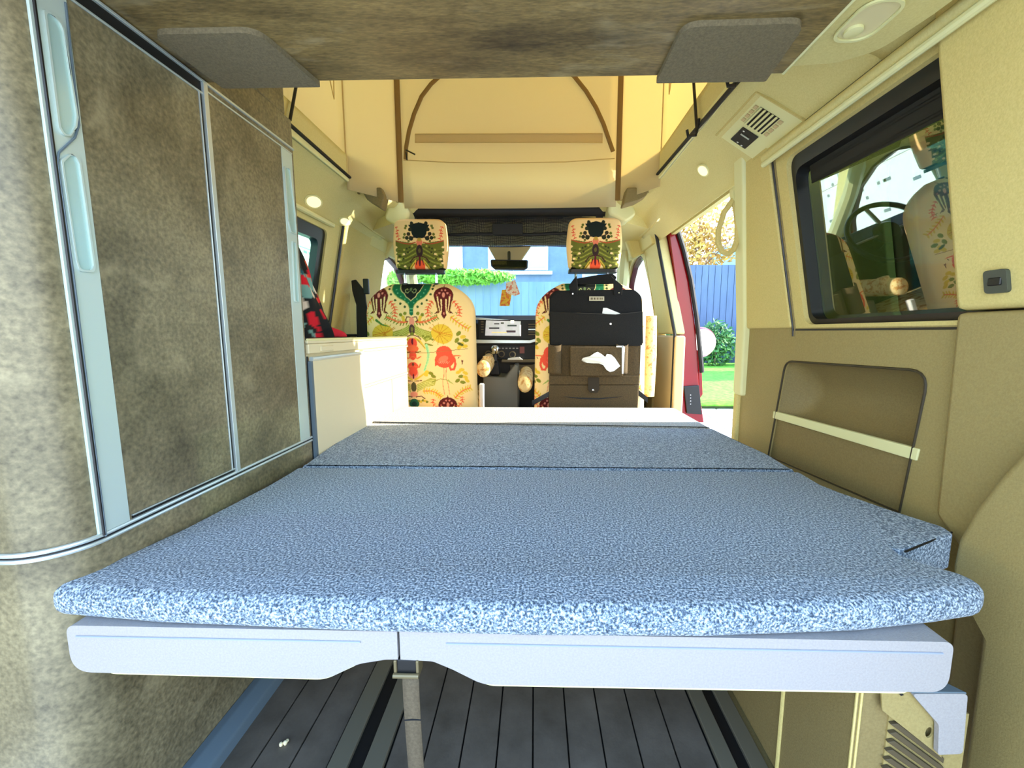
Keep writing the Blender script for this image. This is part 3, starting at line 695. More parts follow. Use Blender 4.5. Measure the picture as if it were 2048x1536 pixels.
MB().plate([(on(1, 1824, 1386, .462).x, .463), (on(1, 1936, 1386, .462).x, .463), (on(1, 1915, 1386, .462).x, .479), (on(1, 1845, 1386, .462).x, .479)], [], pZ(on(1, 1850, 1386, .462).z-.002, .003)).obj('top_plate', m_sill, br, bev=.001)
hc = q_(1855, 1462, .472); hr = [(hc[0]+.0045*math.cos(t), hc[1]+.0075*math.sin(t)) for t in np.linspace(0, 2*math.pi, 16, endpoint=False)]
MB().plate([q_(1760, 1374, .472), q_(1830, 1374, .472), q_(1882, 1450, .472), q_(1880, 1512, .472), q_(1762, 1418, .472)], [hr], pY(.470, .002)).obj('side_web', m_taupe, br)
MB().plate([q_(1786, 1376, .47), q_(1792, 1376, .47), q_(1806, 1388, .47), q_(1800, 1390, .47)], [], pY(.4685, .001)).obj('slot', m_black, br)
lift(br); tag(br, 'pale folded bracket holding the support board at the right wall', 'bracket')

# ------------------------------------------------------------------ pop-up roof tent
tent = empty('roof_tent')
YF = 1.87; zf = 1.385
ft = lambda y: 1.62+(y-0.6)*0.62
xs0, xs1 = XC-.468, XC+.49
XA, XB = -0.586, 0.356
cA, cB = (XC-.612, 1.70), (XC+.612, 1.70)
def quad(p0, p1, z0, zt0, zt1, nm):
    def f(u, v):
        x_ = p0[0]+(p1[0]-p0[0])*u; y_ = p0[1]+(p1[1]-p0[1])*u; zt = zt0+(zt1-zt0)*u
        bul = .02*math.sin(u*math.pi)*math.sin(v*math.pi)
        return (x_, y_+bul*(1 if nm == 'front_panel' else 0), z0+(zt-z0)*v)
    return MB().grid(f, 18, 18).obj(nm, m_canvas, tent, solid=.002)
def fbot(u, v):
    x_ = XA+(XB-XA)*u; z = 1.362+(ft(YF)-1.362)*v
    return (x_, YF+.06*math.exp(-((v-.0)/.08)**2)+.012*math.sin(u*math.pi), z)
MB().grid(fbot, 20, 40).obj('front_panel', m_canvas, tent, solid=.002)
quad((XA, YF), cA, 1.37, ft(YF), ft(1.7), 'corner_panel'); quad((XB, YF), cB, 1.37, ft(YF), ft(1.7), 'corner_panel')
quad(cA, (cA[0], 0.60), 1.40, ft(1.7), ft(.6), 'side_panel'); quad(cB, (cB[0], 0.60), 1.40, ft(1.7), ft(.6), 'side_panel')
quad((cA[0], .60), (cB[0], .60), 1.40, ft(.6), ft(.6), 'rear_panel')
for X_, px in ((XA, (787, 806)), (XB, (1243, 1240))):
    MB().tube([(X_, YF-.004, z) for z in (1.37, 1.5, 1.8, ft(YF))], .016, 8, flat=.35, up=(0, 1, 0)).obj('corner_binding', m_brown, tent)
for c in (cA, cB): MB().tube([(c[0]*.997, c[1]-.004, z) for z in (1.41, ft(1.7))], .003, 6).obj('seam', m_seam, tent)
def arc(pts, r=.009): 
    P_ = [on(1, a, b, YF-.004) for a, b in pts]
    MB().tube(P_, r, 8, flat=.4, up=(0, 1, 0)).obj('zip_arc', m_brown, tent)
arc([(811, 318), (812, 295), (818, 262), (828, 228), (843, 193), (862, 168), (885, 147), (915, 128), (950, 115), (1015, 108), (1085, 115), (1118, 130), (1148, 152), (1172, 182), (1192, 215), (1207, 248), (1218, 280), (1226, 303)])
MB().tube([on(1, 812, 300, YF-.008), on(1, 818, 303, YF-.02), on(1, 830, 309, YF-.02)], .003, 6).obj('zip_pull', m_blackp, tent)
MB().tube([on(1, 812, 305, YF-.008), on(1, 814, 320, YF-.012)], .003, 6).obj('zip_pull', m_blackp, tent)
def seam(pts, r=.0022): MB().tube([on(1, a, b, YF-.002+.0) for a, b in pts], r, 6).obj('seam', m_seam, tent)
seam([(807, 320), (900, 325), (1010, 326), (1130, 324), (1229, 317)])
pp = [on(1, a, b, YF-.006) for a, b in ((830, 268), (1205, 267), (1205, 285), (830, 285))]
MB().plate([(p.x, p.z) for p in pp], [], pY(YF-.004, .004)).obj('sewn_patch', m_canvas, tent)
MB().tube(pp, .002, 6, closed=True).obj('patch_stitch', m_seam, tent)
for s, c in ((-1, cA), (1, cB)):               # triangular window flap seams in the side walls
    x_ = c[0]-s*.003
    MB().tube([(x_, 1.50, 1.90), (x_, 1.62, 1.66), (x_, 1.64, 1.95)], .0022, 6).obj('seam', m_seam, tent)
lift(tent); tag(tent, 'beige canvas tent of the raised pop-up roof with zipped front window', 'tent')
# roof shell above
rs = MB().plate([(0.5, 0), (2.05, 0), (2.05, 1), (0.5, 1)], [], lambda a, b, t: (XC-.66+1.32*b, a, ft(a)+.004+t*.04)).obj('roof_shell', m_white, ce)
# roof bed strut rods
for s in (1, -1):
    rd = empty('roof_rod'); x_ = XC+s*.605
    if s > 0: A = on(0, 1295, 372, x_); B = on(0, 1480, 157, x_); U0 = on(0, 1394, 262, x_-.01); U1 = on(0, 1385, 130, x_-.01)
    else: A = on(0, 722, 375, x_); B = on(0, 580, 250, x_); U0 = on(0, 580, 240, x_+.01); U1 = on(0, 598, 140, x_+.01)
    B = B+(B-A)*.35
    MB().tube([A, B], .0065, 8).obj('bar', m_black, rd)
    MB().tube([U0, U1+(U1-U0)*.3], .0045, 8).obj('upright', m_black, rd)
    MB().tube([A+Vector((-.004*s, .004, .004)), A+Vector((0, -.02, -.004))], .010, 8).obj('end_cap', m_blackp, rd)
    MB().box(A.x-.004, A.x+.004, A.y-.03, A.y-.02, A.z-.035, A.z).obj('foot', m_tauped, rd)
    lift(rd); tag(rd, 'thin black roof rod along the %s tent wall' % ('right' if s > 0 else 'left'), 'rod')
# hooks on the right roof edge
for q, (px, py) in enumerate(((1398, 258), (1478, 158))):
    x_ = XC+.600; P0 = on(0, px, py-20, x_); P1 = on(0, px-6, py+12, x_-.008); P2 = on(0, px-22, py+14, x_-.02); P3 = on(0, px-24, py+2, x_-.024)
    o = MB().tube([P0, P0.lerp(P1, .8), P1, P2, P3], .0042, 8).obj('hook', m_black)
    tag(o, ('black roof hook at the crossing of the two black rods', 'black roof hook nearest the overhead cabinet')[q], 'hook', 'roof edge hooks')

# ------------------------------------------------------------------ front corner blocks, net shelf
for s, pts in ((-1, ((722, 378), (764, 376), (770, 392), (764, 418), (735, 400))), (1, ((1253, 376), (1300, 376), (1292, 392), (1272, 404), (1245, 412)))):
    P_ = [on(1, a, b, 1.80) for a, b in pts]
    o = MB().plate([(p.x, p.z) for p in P_], [], pY(1.79, .06)).obj('roof_corner_block', m_tauped, None, bev=.006)
    tag(o, 'olive corner block of the roof opening at the tent, %s side' % ('left' if s < 0 else 'right'), 'block')
for s in (-1, 1):
    pts = [(780, 404), (806, 404), (822, 424), (820, 440), (792, 452), (770, 438)] if s < 0 else [(1217, 402), (1234, 394), (1262, 404), (1272, 430), (1250, 446), (1214, 430)]
    P_ = [on(1, a, b, 2.0) for a, b in pts]
    MB().plate([(p.x, p.z) for p in P_], [], pY(1.98, .10)).obj('header_corner', m_creaml, ce, bev=.015, seg=3)
    pts = [(745, 455), (792, 430), (800, 470), (772, 520), (757, 500)] if s < 0 else [(1244, 430), (1310, 452), (1300, 500), (1262, 520), (1246, 470)]
    P_ = [on(1, a, b, 2.45) for a, b in pts]
    MB().plate([(p.x, p.z) for p in P_], [], pY(2.42, .06)).obj('header_corner', m_cream, ce, bev=.02, seg=3)
ns = empty('net_curtain')
pY_ = lambda a, b, y: on(1, a, b, y)
P0, P1 = pY_(822, 424, 2.08), pY_(1214, 420, 2.08)
MB().tube([P0+Vector((0, 0, -.002)), (P0+P1)/2+Vector((0, 0, .004)), P1], .030, 12, flat=1).obj('roller', m_black, ns)
def netf(u, v):
    a = pY_(820+395*u, 426, 2.12); b = pY_(860+330*u, 494, 2.16)
    p = a.lerp(b, v); return (p.x, p.y+.012*math.sin(u*40)*math.sin(v*3)+.01*math.sin(u*13+2), p.z)
MB().grid(netf, 80, 10).obj('net', m_net, ns)
for y0, y1 in ((440, 440), (486, 490)):
    pass
MB().tube([pY_(890, 470, 2.11), pY_(960, 468, 2.11), pY_(1060, 469, 2.11), pY_(1140, 466, 2.11)], .008, 8).obj('net_pocket_band', m_black, ns)
q0 = pY_(985, 448, 2.10); q1 = pY_(1046, 470, 2.10)
MB().box(q0.x, q1.x, 2.09, 2.11, q1.z, q0.z).obj('buckle_pouch', m_black, ns, bev=.004)
for px in (828, 1208):
    MB().box(pY_(px-7, 0, 2.08).x, pY_(px+7, 0, 2.08).x, 2.07, 2.09, pY_(px, 448, 2.08).z, pY_(px, 415, 2.08).z).obj('side_strap', m_black, ns)
lift(ns); tag(ns, 'rolled black net curtain across the cab above the headrests', 'net')

# ------------------------------------------------------------------ ceiling lamps, air vent, handles
def lamp(cx_, cy_, z, rx, ry, R, lab, mat=m_lamp, group=None):
    l = empty('ceiling_light')
    ring = [(rx*1.25*math.cos(t), ry*1.25*math.sin(t)) for t in np.linspace(0, 2*math.pi, 24, endpoint=False)]
    inn = [(a/1.25, b/1.25) for a, b in ring]
    def mp(a, b, t, h0=0, h1=.004): v = R @ Vector((a, b, -h0-(h1-h0)*t)); return (cx_+v.x, cy_+v.y, z+v.z)
    MB().plate(ring, [inn], lambda a, b, t: mp(a, b, t, -.001, .003)).obj('bezel', m_creaml, l, bev=.001)
    MB().plate(inn, [], lambda a, b, t: mp(a, b, t, -.001, .0045)).obj('lens', mat, l, bev=.001)
    lift(l); tag(l, lab, 'ceiling light', group); return l
def railpt(px, py, s):                        # point on the sloping inner roof side
    best = None
    for k in range(200):
        a = .635+.115*k/199
        t = (a-.635)/.115
        # slope from (0.635,1.395) to (0.75,1.264)
        z = np.interp(a, [p[0] for p in profR[3:]], [p[1] for p in profR[3:]])
        P = on(0, px, py, XC+s*a); e_ = abs(P.z-z)
        if best is None or e_ < best[0]: best = (e_, P, a)
    return best[1]
def tilt(s): return Matrix.Rotation(s*math.radians(-43)*-1, 3, 'Y')
RL = Matrix.Rotation(math.radians(44), 3, 'Y'); RR = Matrix.Rotation(math.radians(-44), 3, 'Y')
n_r = Vector((-.66, 0, -.75)); n_l = Vector((.66, 0, -.75))
for px, py, s, r_, lab in ((625, 401, -1, (.022, .045), 'lit reading lamp nearest the wardrobe on the left roof side'), (688, 441, -1, (.016, .04), 'small lit lamp over the left cab pillar'),
                      (1409, 338, 1, (.018, .024), 'lit round lamp in the right roof side over the door opening'), (1315, 434, 1, (.016, .035), 'small lit lamp over the right cab pillar')):
    P = railpt(px, py, s)
    R_m = (RR if s > 0 else RL)
    R_m = Matrix.Rotation(s*math.radians(-44)*-1, 3, 'Y') if False else (Matrix.Rotation(math.radians(44), 3, 'Y') if s > 0 else Matrix.Rotation(math.radians(-44), 3, 'Y'))
    P = P+(n_r if s > 0 else n_l)*.0045
    lamp(P.x, P.y, P.z, r_[0], r_[1], R_m, lab)
P = on(2, 1735, 42, 1.253)
l = empty('ceiling_light')
ringo = rpoly([(P.x-.030, P.y-.042), (P.x+.030, P.y-.042), (P.x+.030, P.y+.042), (P.x-.030, P.y+.042)], .028, 8)
ringi = [(P.x+(a-P.x)*.88, P.y+(b-P.y)*.9) for a, b in ringo]
MB().plate(ringo, [ringi], pZ(1.2535, -.003)).obj('bezel', m_creaml, l, bev=.001)
MB().plate(ringi, [], pZ(1.2545, -.0008)).obj('lens', m_lampo, l)
MB().lathe([(.012, 0), (.012, -.004), (.009, -.005)], (P.x-.006, P.y+.018, 1.2535), 20).obj('switch', m_creaml, l)
lift(l); tag(l, 'unlit oval ceiling light with round switch at the top right', 'ceiling light')

# air vent on right roof side
av = empty('air_vent')
cP = railpt(1525, 240, 1)
ux = Vector((.64, 0, -.77)).normalized(); uy = Vector((0, 1, 0)); un = Vector((-.77, 0, -.64)).normalized()
tl, tr_v = railpt(1517, 178, 1), railpt(1604, 228, 1)
def local(P): d = P-cP; return (d.dot(ux), d.dot(uy))
k_c = [local(railpt(a, b, 1)) for a, b in ((1516, 180), (1602, 228), (1505, 314), (1438, 272))]
o0 = un*.004
def vmp(a, b, h): b = b-.52*a; v = cP+ux*a+uy*b+un*h; return (v.x, v.y, v.z)
us = [p[0] for p in k_c]; vv = [p[1] for p in k_c]
U0, U1, V0, V1 = -.058, .066, min(vv)*1.0, max(vv)*1.0
V0 = (k_c[0][1]+k_c[1][1])/2; V1 = (k_c[2][1]+k_c[3][1])/2
print('VENT', k_c)
if V0 > V1: V0, V1 = V1, V0
LV = V1-V0
def vbox(nm, mat, a0, a1, b0, b1, h0, h1, bev=.0008):
    vs_ = [vmp(a, b, h) for a in (a0, a1) for b in (b0, b1) for h in (h0, h1)]
    return MB().add(vs_, [(0, 1, 3, 2), (4, 6, 7, 5), (0, 4, 5, 1), (2, 3, 7, 6), (0, 2, 6, 4), (1, 5, 7, 3)]).obj(nm, mat, av, bev=bev, seg=1)
vbox('faceplate', m_creaml, U0, U1, V0, V1, -.010, .006, .003)
[vbox('outer_bead', m_pillar, *q) for q in ((U0-.002, U0+.002, V0, V1, .0, .010), (U1-.002, U1+.002, V0, V1, .0, .010), (U0, U1, V0-.002, V0+.002, 0, .010))]
g0, g1 = V0+LV*.16, V0+LV*.52
vbox('grille_back', m_black, -.026, .026, g0, g1, .006, .0065)
for q in range(5):
    a = -.026+.0104*(q+.1)
    vbox('slat', m_board if False else m_creaml, a, a+.0055, g0, g1, .0065, .011)
for q in range(4):
    b = g0+(g1-g0)*(q+.1)/4
    vbox('side_fin', m_kit2, -.038, -.029, b, b+(g1-g0)*.17, .006, .009)
    vbox('side_fin', m_kit2, .029, .038, b, b+(g1-g0)*.17, .006, .009)
c0, c1 = V0+LV*.58, V0+LV*.90
vbox('control_panel', m_blackp, -.022, .026, c0, c1, .006, .009, .002)
vbox('control_bar', m_alu, -.012, .014, c0+(c1-c0)*.30, c0+(c1-c0)*.40, .009, .0105)
for a, b in ((-.014, .12), (-.004, .85), (.010, .88)): vbox('indicator', m_white, a, a+.005, c0+(c1-c0)*b, c0+(c1-c0)*(b+.05), .009, .0098, 0)
lift(av); tag(av, 'cream air vent with slats and black control panel on the right roof side', 'air vent')

def grab(pts, r, lab, parname='grab_bar', mat=m_creaml):
    o = MB().tube(pts, r, 8).obj(parname, mat); tag(o, lab, 'grab bar'); return o
grab([on(1, a, b, 2.40) for a, b in ((757, 458), (766, 447), (778, 446), (787, 452), (790, 463))], .011, 'curved cream grab handle over the left front seat window')
grab([on(1, a, b, 2.40) for a, b in ((1245, 448), (1256, 446), (1266, 452), (1272, 466), (1270, 476))], .011, 'curved cream grab handle over the right front seat window')
# strap loop on C pillar
lp = empty('grab_loop')
pts = [(1466, 400), (1448, 425), (1437, 460), (1436, 485), (1444, 503), (1455, 508), (1467, 500), (1474, 480), (1475, 450), (1472, 420), (1468, 402)]
y_ = 1.345
MB().tube([on(1, a, b, y_) for a, b in pts], .0085, 10, closed=False).obj('loop', m_pillar, lp)
MB().plate(rpoly([(on(1, a, b, y_).x, on(1, a, b, y_).z) for a, b in ((1462, 375), (1490, 368), (1496, 400), (1476, 408), (1464, 402))], .01), [], pY(y_-.012, .024)).obj('mount', m_creaml, lp, bev=.005)
lift(lp); tag(lp, 'beige loop shaped grab strap hanging in the sliding door opening', 'grab strap')
exec_marker = 0
# ------------------------------------------------------------------ printed cloth: colour per vertex from drawn motifs
class Ink:
    def __init__(s, x, y, base, ax=None):
        s.X = np.asarray(x, float); s.Y = np.asarray(y, float); s.ax = ax
        s.x = ax+np.abs(s.X-ax) if ax is not None else s.X
        s.c = np.tile(np.array(lin(base)[:3]), (len(s.X), 1))
    def put(s, m, col): s.c[m] = lin(col)[:3]
    def ell(s, cx, cy, rx, ry, col, rot=0):
        c, n = math.cos(rot), math.sin(rot); dx = s.x-cx; dy = s.Y-cy
        s.put(((dx*c+dy*n)/rx)**2+((-dx*n+dy*c)/ry)**2 < 1, col)
    def poly(s, pts, col):
        ins = np.zeros(len(s.x), bool); n = len(pts)
        for i in range(n):
            x1, y1 = pts[i]; x2, y2 = pts[(i+1) % n]
            if y1 == y2: continue
            cond = ((y1 > s.Y) != (y2 > s.Y)) & (s.x < (x2-x1)*(s.Y-y1)/(y2-y1)+x1); ins ^= cond
        s.put(ins, col)
    def line(s, pts, w, col, w2=None):
        m = np.zeros(len(s.x), bool); n = len(pts)-1
        for i in range(n):
            x1, y1 = pts[i]; x2, y2 = pts[i+1]; d2 = (x2-x1)**2+(y2-y1)**2+1e-9
            t = np.clip(((s.x-x1)*(x2-x1)+(s.Y-y1)*(y2-y1))/d2, 0, 1)
            ww = w+((w2-w)*(i+t)/n if w2 is not None else 0)
            m |= (s.x-x1-t*(x2-x1))**2+(s.Y-y1-t*(y2-y1))**2 < (ww/2)**2
        s.put(m, col)
CRM = (246, 212, 148); MAR = (96, 26, 24); GRN = (18, 104, 66); DRK = (24, 34, 26); OLV = (128, 132, 40); YEL = (226, 188, 58); ORG = (240, 110, 64); COR = (238, 84, 58); PNK = (238, 150, 120); MNT = (165, 220, 160); BRN = (108, 62, 40)
def fern(k, pts, col, leaf, n=7, sz=20):
    P = [Vector(p) for p in pts]
    for q in range(n):
        t = q/(n-1)*(len(P)-1); i = min(int(t), len(P)-2); p = P[i].lerp(P[i+1], t-i); d = (P[i+1]-P[i]).normalized(); w = Vector((-d.y, d.x))
        for sg in (1, -1):
            e_ = p+w*sg*sz*1.2+d*sz*.5; k.line([tuple(p), tuple(e_)], sz*.75, leaf, sz*.35)
    k.line([tuple(p) for p in P], sz*.35, col)
def ink_seat(x, y):
    k = Ink(x, y, CRM, 645)
    # side leaves clusters
    fern(k, [(700, 490), (790, 495), (880, 455), (935, 430)], ORG, OLV, 9, 26)
    k.line([(700, 480), (790, 480), (880, 445), (930, 425)], 9, ORG)
    fern(k, [(1100, 430), (1160, 480), (1230, 530), (1290, 560)], ORG, YEL, 7, 30)
    k.poly([(672, 490), (700, 540), (780, 575), (870, 600), (890, 640), (860, 690), (800, 720), (760, 670), (700, 640), (670, 610)], (160, 160, 60))
    for q in range(5): k.line([(676, 510+q*26), (770+q*12, 590+q*24), (860-q*6, 620+q*20)], 6, (208, 206, 110))
    for q in range(6): k.ell(770+q*22, 650+14*math.sin(q*1.7)+q*6, 13, 13, OLV)
    k.line([(800, 745), (880, 760)], 30, OLV, 12)
    for cx_, cy_ in ((1180, 620), (1230, 660), (1160, 700), (1210, 745), (1260, 700), (1250, 770), (1190, 780)): k.ell(cx_, cy_, 34, 22, YEL if (cx_//10) % 2 else OLV, cx_*.01)
    k.ell(1200, 745, 40, 16, (86, 92, 36), .4)
    # medallion
    k.poly([(645, 30), (868, 40), (868, 95), (845, 150), (800, 200), (735, 235), (690, 270), (668, 310), (668, 395), (645, 412)], GRN)
    k.line([(868, 50), (862, 110), (835, 160), (790, 205), (720, 242), (680, 285), (665, 330)], 8, (150, 170, 80))
    k.poly([(645, 30), (775, 40), (765, 95), (750, 130), (720, 150), (705, 190), (672, 212), (645, 236)], (20, 26, 20))
    k.line([(775, 50), (765, 95), (745, 135), (718, 155), (700, 192), (670, 215), (645, 238)], 9, (200, 190, 128))
    k.line([(662, 130), (680, 150), (702, 140), (706, 112), (690, 98), (678, 112)], 8, (150, 160, 100))
    k.ell(645, 105, 14, 22, (90, 110, 70))
    for px, py in ((810, 110), (795, 150), (760, 190), (715, 220), (675, 262), (653, 330), (653, 365)): k.ell(px, py, 8, 8, (90, 170, 120))
    for px, py in ((892, 100), (872, 165), (826, 232), (768, 272), (718, 308), (895, 60)): k.ell(px, py, 14, 14, (60, 84, 40))
    # tulips
    for cx_, cy_, f in ((1018, 185, 1), (1040, 1490, 1)):
        k.poly([(cx_-10, cy_-90), (cx_, cy_-140), (cx_+10, cy_-90)], MAR)
        k.ell(cx_, cy_-5, 112, 102, MAR)
        k.poly([(cx_-110, cy_+10), (cx_-70, cy_+165), (cx_-112, cy_+205), (cx_-60, cy_+195), (cx_-35, cy_+170), (cx_-28, cy_+225), (cx_, cy_+265), (cx_+28, cy_+225), (cx_+35, cy_+170), (cx_+60, cy_+195), (cx_+112, cy_+205), (cx_+70, cy_+165), (cx_+110, cy_+10)], MAR)
        for sg in (1, -1):
            k.line([(cx_+sg*70, cy_+10), (cx_+sg*62, cy_+90), (cx_+sg*45, cy_+185)], 18, CRM, 10)
            k.line([(cx_+sg*28, cy_+40), (cx_+sg*26, cy_+120), (cx_+sg*30, cy_+200)], 18, CRM, 10)
            k.line([(cx_+sg*92, cy_+60), (cx_+sg*80, cy_+130), (cx_+sg*66, cy_+190)], 6, (200, 160, 70))
            k.ell(cx_+sg*46, cy_-35, 13, 13, (214, 128, 110)); k.ell(cx_+sg*20, cy_-68, 11, 11, (214, 128, 110)); k.ell(cx_+sg*78, cy_-10, 9, 12, (190, 90, 80))
        k.ell(cx_, cy_-12, 17, 30, (224, 140, 118)); k.ell(cx_, cy_+200, 8, 16, (224, 140, 118))
    fern(k, [(885, 250), (845, 300), (830, 350), (838, 410)], COR, ORG, 6, 26)
    fern(k, [(1130, 250), (1178, 300), (1200, 350), (1192, 405)], COR, ORG, 6, 24)
    k.line([(868, 370), (885, 378), (880, 395), (866, 390)], 7, OLV); k.line([(1150, 375), (1168, 380), (1160, 395)], 7, OLV)
    # column
    for cx_, cy_ in ((720, 385), (745, 430), (770, 400), (735, 460)): k.ell(cx_, cy_, 20, 20, YEL if cy_ > 400 else OLV)
    k.line([(660, 430), (700, 425), (715, 470), (690, 480)], 12, BRN)
    k.ell(645, 480, 30, 55, PNK); k.ell(645, 575, 34, 62, (84, 56, 52)); k.ell(645, 570, 15, 26, (132, 120, 56)); k.ell(645, 625, 22, 22, OLV)
    k.line([(665, 640), (720, 660), (745, 690)], 12, BRN); k.line([(680, 680), (735, 710), (790, 795)], 30, YEL, 16); k.line([(700, 690), (785, 790)], 5, BRN)
    k.ell(645, 735, 56, 62, COR); k.ell(645, 800, 70, 42, ORG); k.ell(645, 715, 12, 38, (92, 20, 40)); k.line([(655, 845), (735, 835)], 12, (120, 120, 40)); k.ell(645, 842, 60, 10, (150, 60, 30))
    k.ell(645, 880, 42, 55, COR); k.line([(650, 895), (700, 915), (735, 895)], 14, ORG); k.ell(645, 1010, 60, 50, COR); k.line([(665, 1010), (715, 1020), (730, 985)], 18, ORG)
    k.ell(645, 985, 12, 22, BRN); k.ell(645, 1095, 58, 70, PNK); k.ell(645, 1070, 50, 60, COR); k.ell(645, 1130, 10, 30, (92, 20, 40))
    k.line([(665, 1170), (730, 1130), (790, 1080)], 26, YEL, 14); k.line([(660, 1190), (740, 1180)], 10, BRN)
    k.poly([(680, 1230), (760, 1190), (840, 1150), (915, 1160), (890, 1240), (790, 1260), (700, 1310), (680, 1330)], (176, 172, 78))
    for q in range(4): k.line([(684, 1240+q*22), (780, 1200+q*18), (880, 1175+q*16)], 6, (226, 220, 130))
    for cx_, cy_ in ((810, 1080), (850, 1095), (790, 1110), (880, 1130)): k.ell(cx_, cy_, 30, 20, OLV if cx_ > 820 else YEL, .4)
    k.ell(645, 1260, 32, 60, (92, 84, 50)); k.ell(645, 1350, 44, 34, PNK); k.line([(670, 1380), (730, 1370), (770, 1400)], 12, BRN); k.ell(645, 1460, 60, 58, (40, 96, 66)); k.ell(645, 1465, 30, 30, (30, 60, 50))
    for q in range(5): k.ell(700+q*24, 1430+10*math.sin(q*2), 15, 15, YEL if q % 2 else OLV)
    fern(k, [(760, 1310), (840, 1305), (910, 1330), (960, 1375)], ORG, YEL, 9, 28)
    fern(k, [(1130, 1390), (1180, 1330), (1240, 1290), (1300, 1270)], ORG, YEL, 8, 30)
    # palm leaf
    k.ell(990, 625, 128, 112, YEL, .5)
    for t in np.linspace(-2.6, 2.2, 11): k.line([(960, 625), (960+140*math.cos(t), 625+130*math.sin(t))], 6, (196, 134, 30))
    k.line([(850, 545), (930, 600), (1100, 640)], 8, (206, 120, 30))
    k.line([(808, 760), (828, 860), (815, 950), (775, 1060)], 36, MNT, 24); k.line([(810, 770), (826, 900), (780, 1050)], 5, (110, 180, 120))
    for q in range(7): k.line([(790, 1045-q*26), (860, 1000-q*28)], 4, (180, 214, 150))
    # flamingo
    k.ell(1010, 845, 92, 78, COR); k.ell(1012, 935, 112, 92, COR); k.poly([(905, 900), (900, 1010), (950, 985)], COR)
    k.ell(1000, 920, 60, 34, (250, 120, 90), -.3)
    for q in range(5): k.line([(935+q*24, 945), (950+q*24, 975), (975+q*24, 950)], 5, (250, 150, 120))
    k.line([(1095, 870), (1128, 920), (1138, 990), (1120, 1045), (1085, 1050), (1068, 1010), (1085, 985)], 28, COR, 22)
    k.line([(1120, 885), (1160, 880), (1200, 885)], 20, ORG, 8); k.line([(1180, 900), (1170, 915)], 8, BRN)
    k.line([(1005, 1030), (1000, 1140), (985, 1165), (990, 1250), (1005, 1355)], 7, (222, 130, 90)); k.line([(1030, 1030), (1025, 1150), (1045, 1210), (1065, 1350)], 7, (222, 130, 90))
    k.line([(860, 1200), (960, 1160), (1060, 1180), (1110, 1225)], 7, OLV); k.line([(1050, 1180), (1110, 1225)], 22, (170, 180, 90), 4)
    k.poly([(1205, 930), (1230, 940), (1216, 1000)], (120, 60, 40))
    for cx_, cy_ in ((1170, 1080), (1210, 1050), (1250, 1090), (1200, 1130), (1160, 1180), (1220, 1200), (1270, 1180), (1250, 1140)): k.ell(cx_, cy_, 32, 20, YEL if (cx_//10) % 2 else OLV, cx_*.013)
    fern(k, [(870, 1410), (862, 1460), (900, 1500)], COR, ORG, 4, 20); fern(k, [(1205, 1380), (1215, 1430), (1165, 1490)], COR, ORG, 5, 20)
    # sewn seam
    k.x = k.X
    k.line([(540, 845), (800, 850), (1280, 800)], 6, (150, 110, 60))
    # left half: plain leaf ground below the swag
    k.line([(235, 465), (300, 515), (380, 540)], 30, (70, 120, 50), 6)
    return k.c
def ink_head(x, y):
    k = Ink(x, y, (246, 206, 140), 757)
    k.x = k.ax+np.abs(k.X-k.ax)
    k.poly([(757, 300), (800, 300), (1040, 262), (1042, 420), (1020, 430), (1030, 560), (985, 630), (900, 628), (850, 560), (757, 480)], (104, 106, 36))
    for q in range(7): k.line([(800, 330+q*26), (890+q*8, 390+q*26), (1010, 380+q*30)], 7, (160, 158, 62) if q % 2 else (72, 70, 28))
    for q in range(16): k.ell(840+(q*53) % 180, 330+(q*71) % 270, 12, 12, (56, 58, 26) if q % 3 else (176, 168, 74))
    for cx_, cy_ in ((1030, 340), (1035, 400), (1000, 480), (940, 420), (1020, 520), (930, 560)): k.ell(cx_, cy_, 16, 12, (250, 214, 150))
    k.line([(800, 285), (880, 305), (960, 292), (1042, 262)], 12, (176, 74, 44))
    k.poly([(757, 60), (880, 90), (852, 130), (842, 190), (815, 235), (757, 240)], (18, 30, 26))
    for cx_, cy_, r in ((840, 70, 20), (905, 100, 15), (860, 140, 22), (915, 125, 14), (880, 190, 22), (925, 195, 16), (900, 235, 22), (935, 230, 14), (850, 240, 26), (880, 270, 14)): k.ell(cx_, cy_, r, r, (40, 44, 24) if r > 18 else (104, 104, 36))
    k.line([(810, 230), (870, 215), (890, 180)], 12, (60, 40, 30))
    fern(k, [(1025, 110), (1005, 160), (1015, 200), (995, 245)], COR, (226, 70, 50), 5, 17)
    k.ell(765, 285, 26, 44, (222, 120, 88)); k.ell(765, 255, 16, 20, (190, 150, 60)); k.ell(757, 385, 38, 72, (52, 34, 34)); k.ell(757, 380, 16, 26, (96, 84, 40))
    k.line([(775, 440), (830, 465), (870, 510)], 14, (70, 36, 30)); k.line([(800, 500), (850, 560), (885, 620)], 34, (206, 172, 56), 18); k.line([(815, 520), (890, 620)], 7, (110, 70, 30))
    k.ell(757, 560, 62, 70, (240, 88, 48)); k.ell(757, 620, 50, 40, (244, 110, 60)); k.ell(757, 500, 13, 60, (92, 20, 34)); k.line([(790, 490), (800, 545)], 16, (92, 20, 34), 6)
    k.ell(990, 595, 46, 16, (40, 40, 20), -.4)
    k.x = k.X
    m = (k.X < 478) | (k.X > 1040); k.put(m, (246, 206, 140)); k.put(k.Y > 640, (246, 214, 160))
    return k.c
def add_print(me, cols):
    a = me.color_attributes.new('print', 'FLOAT_COLOR', 'POINT')
    buf = np.ones((len(me.vertices), 4)); buf[:, :3] = cols; a.data.foreach_set('color', buf.ravel())
m_print = attrmat('floral_print')

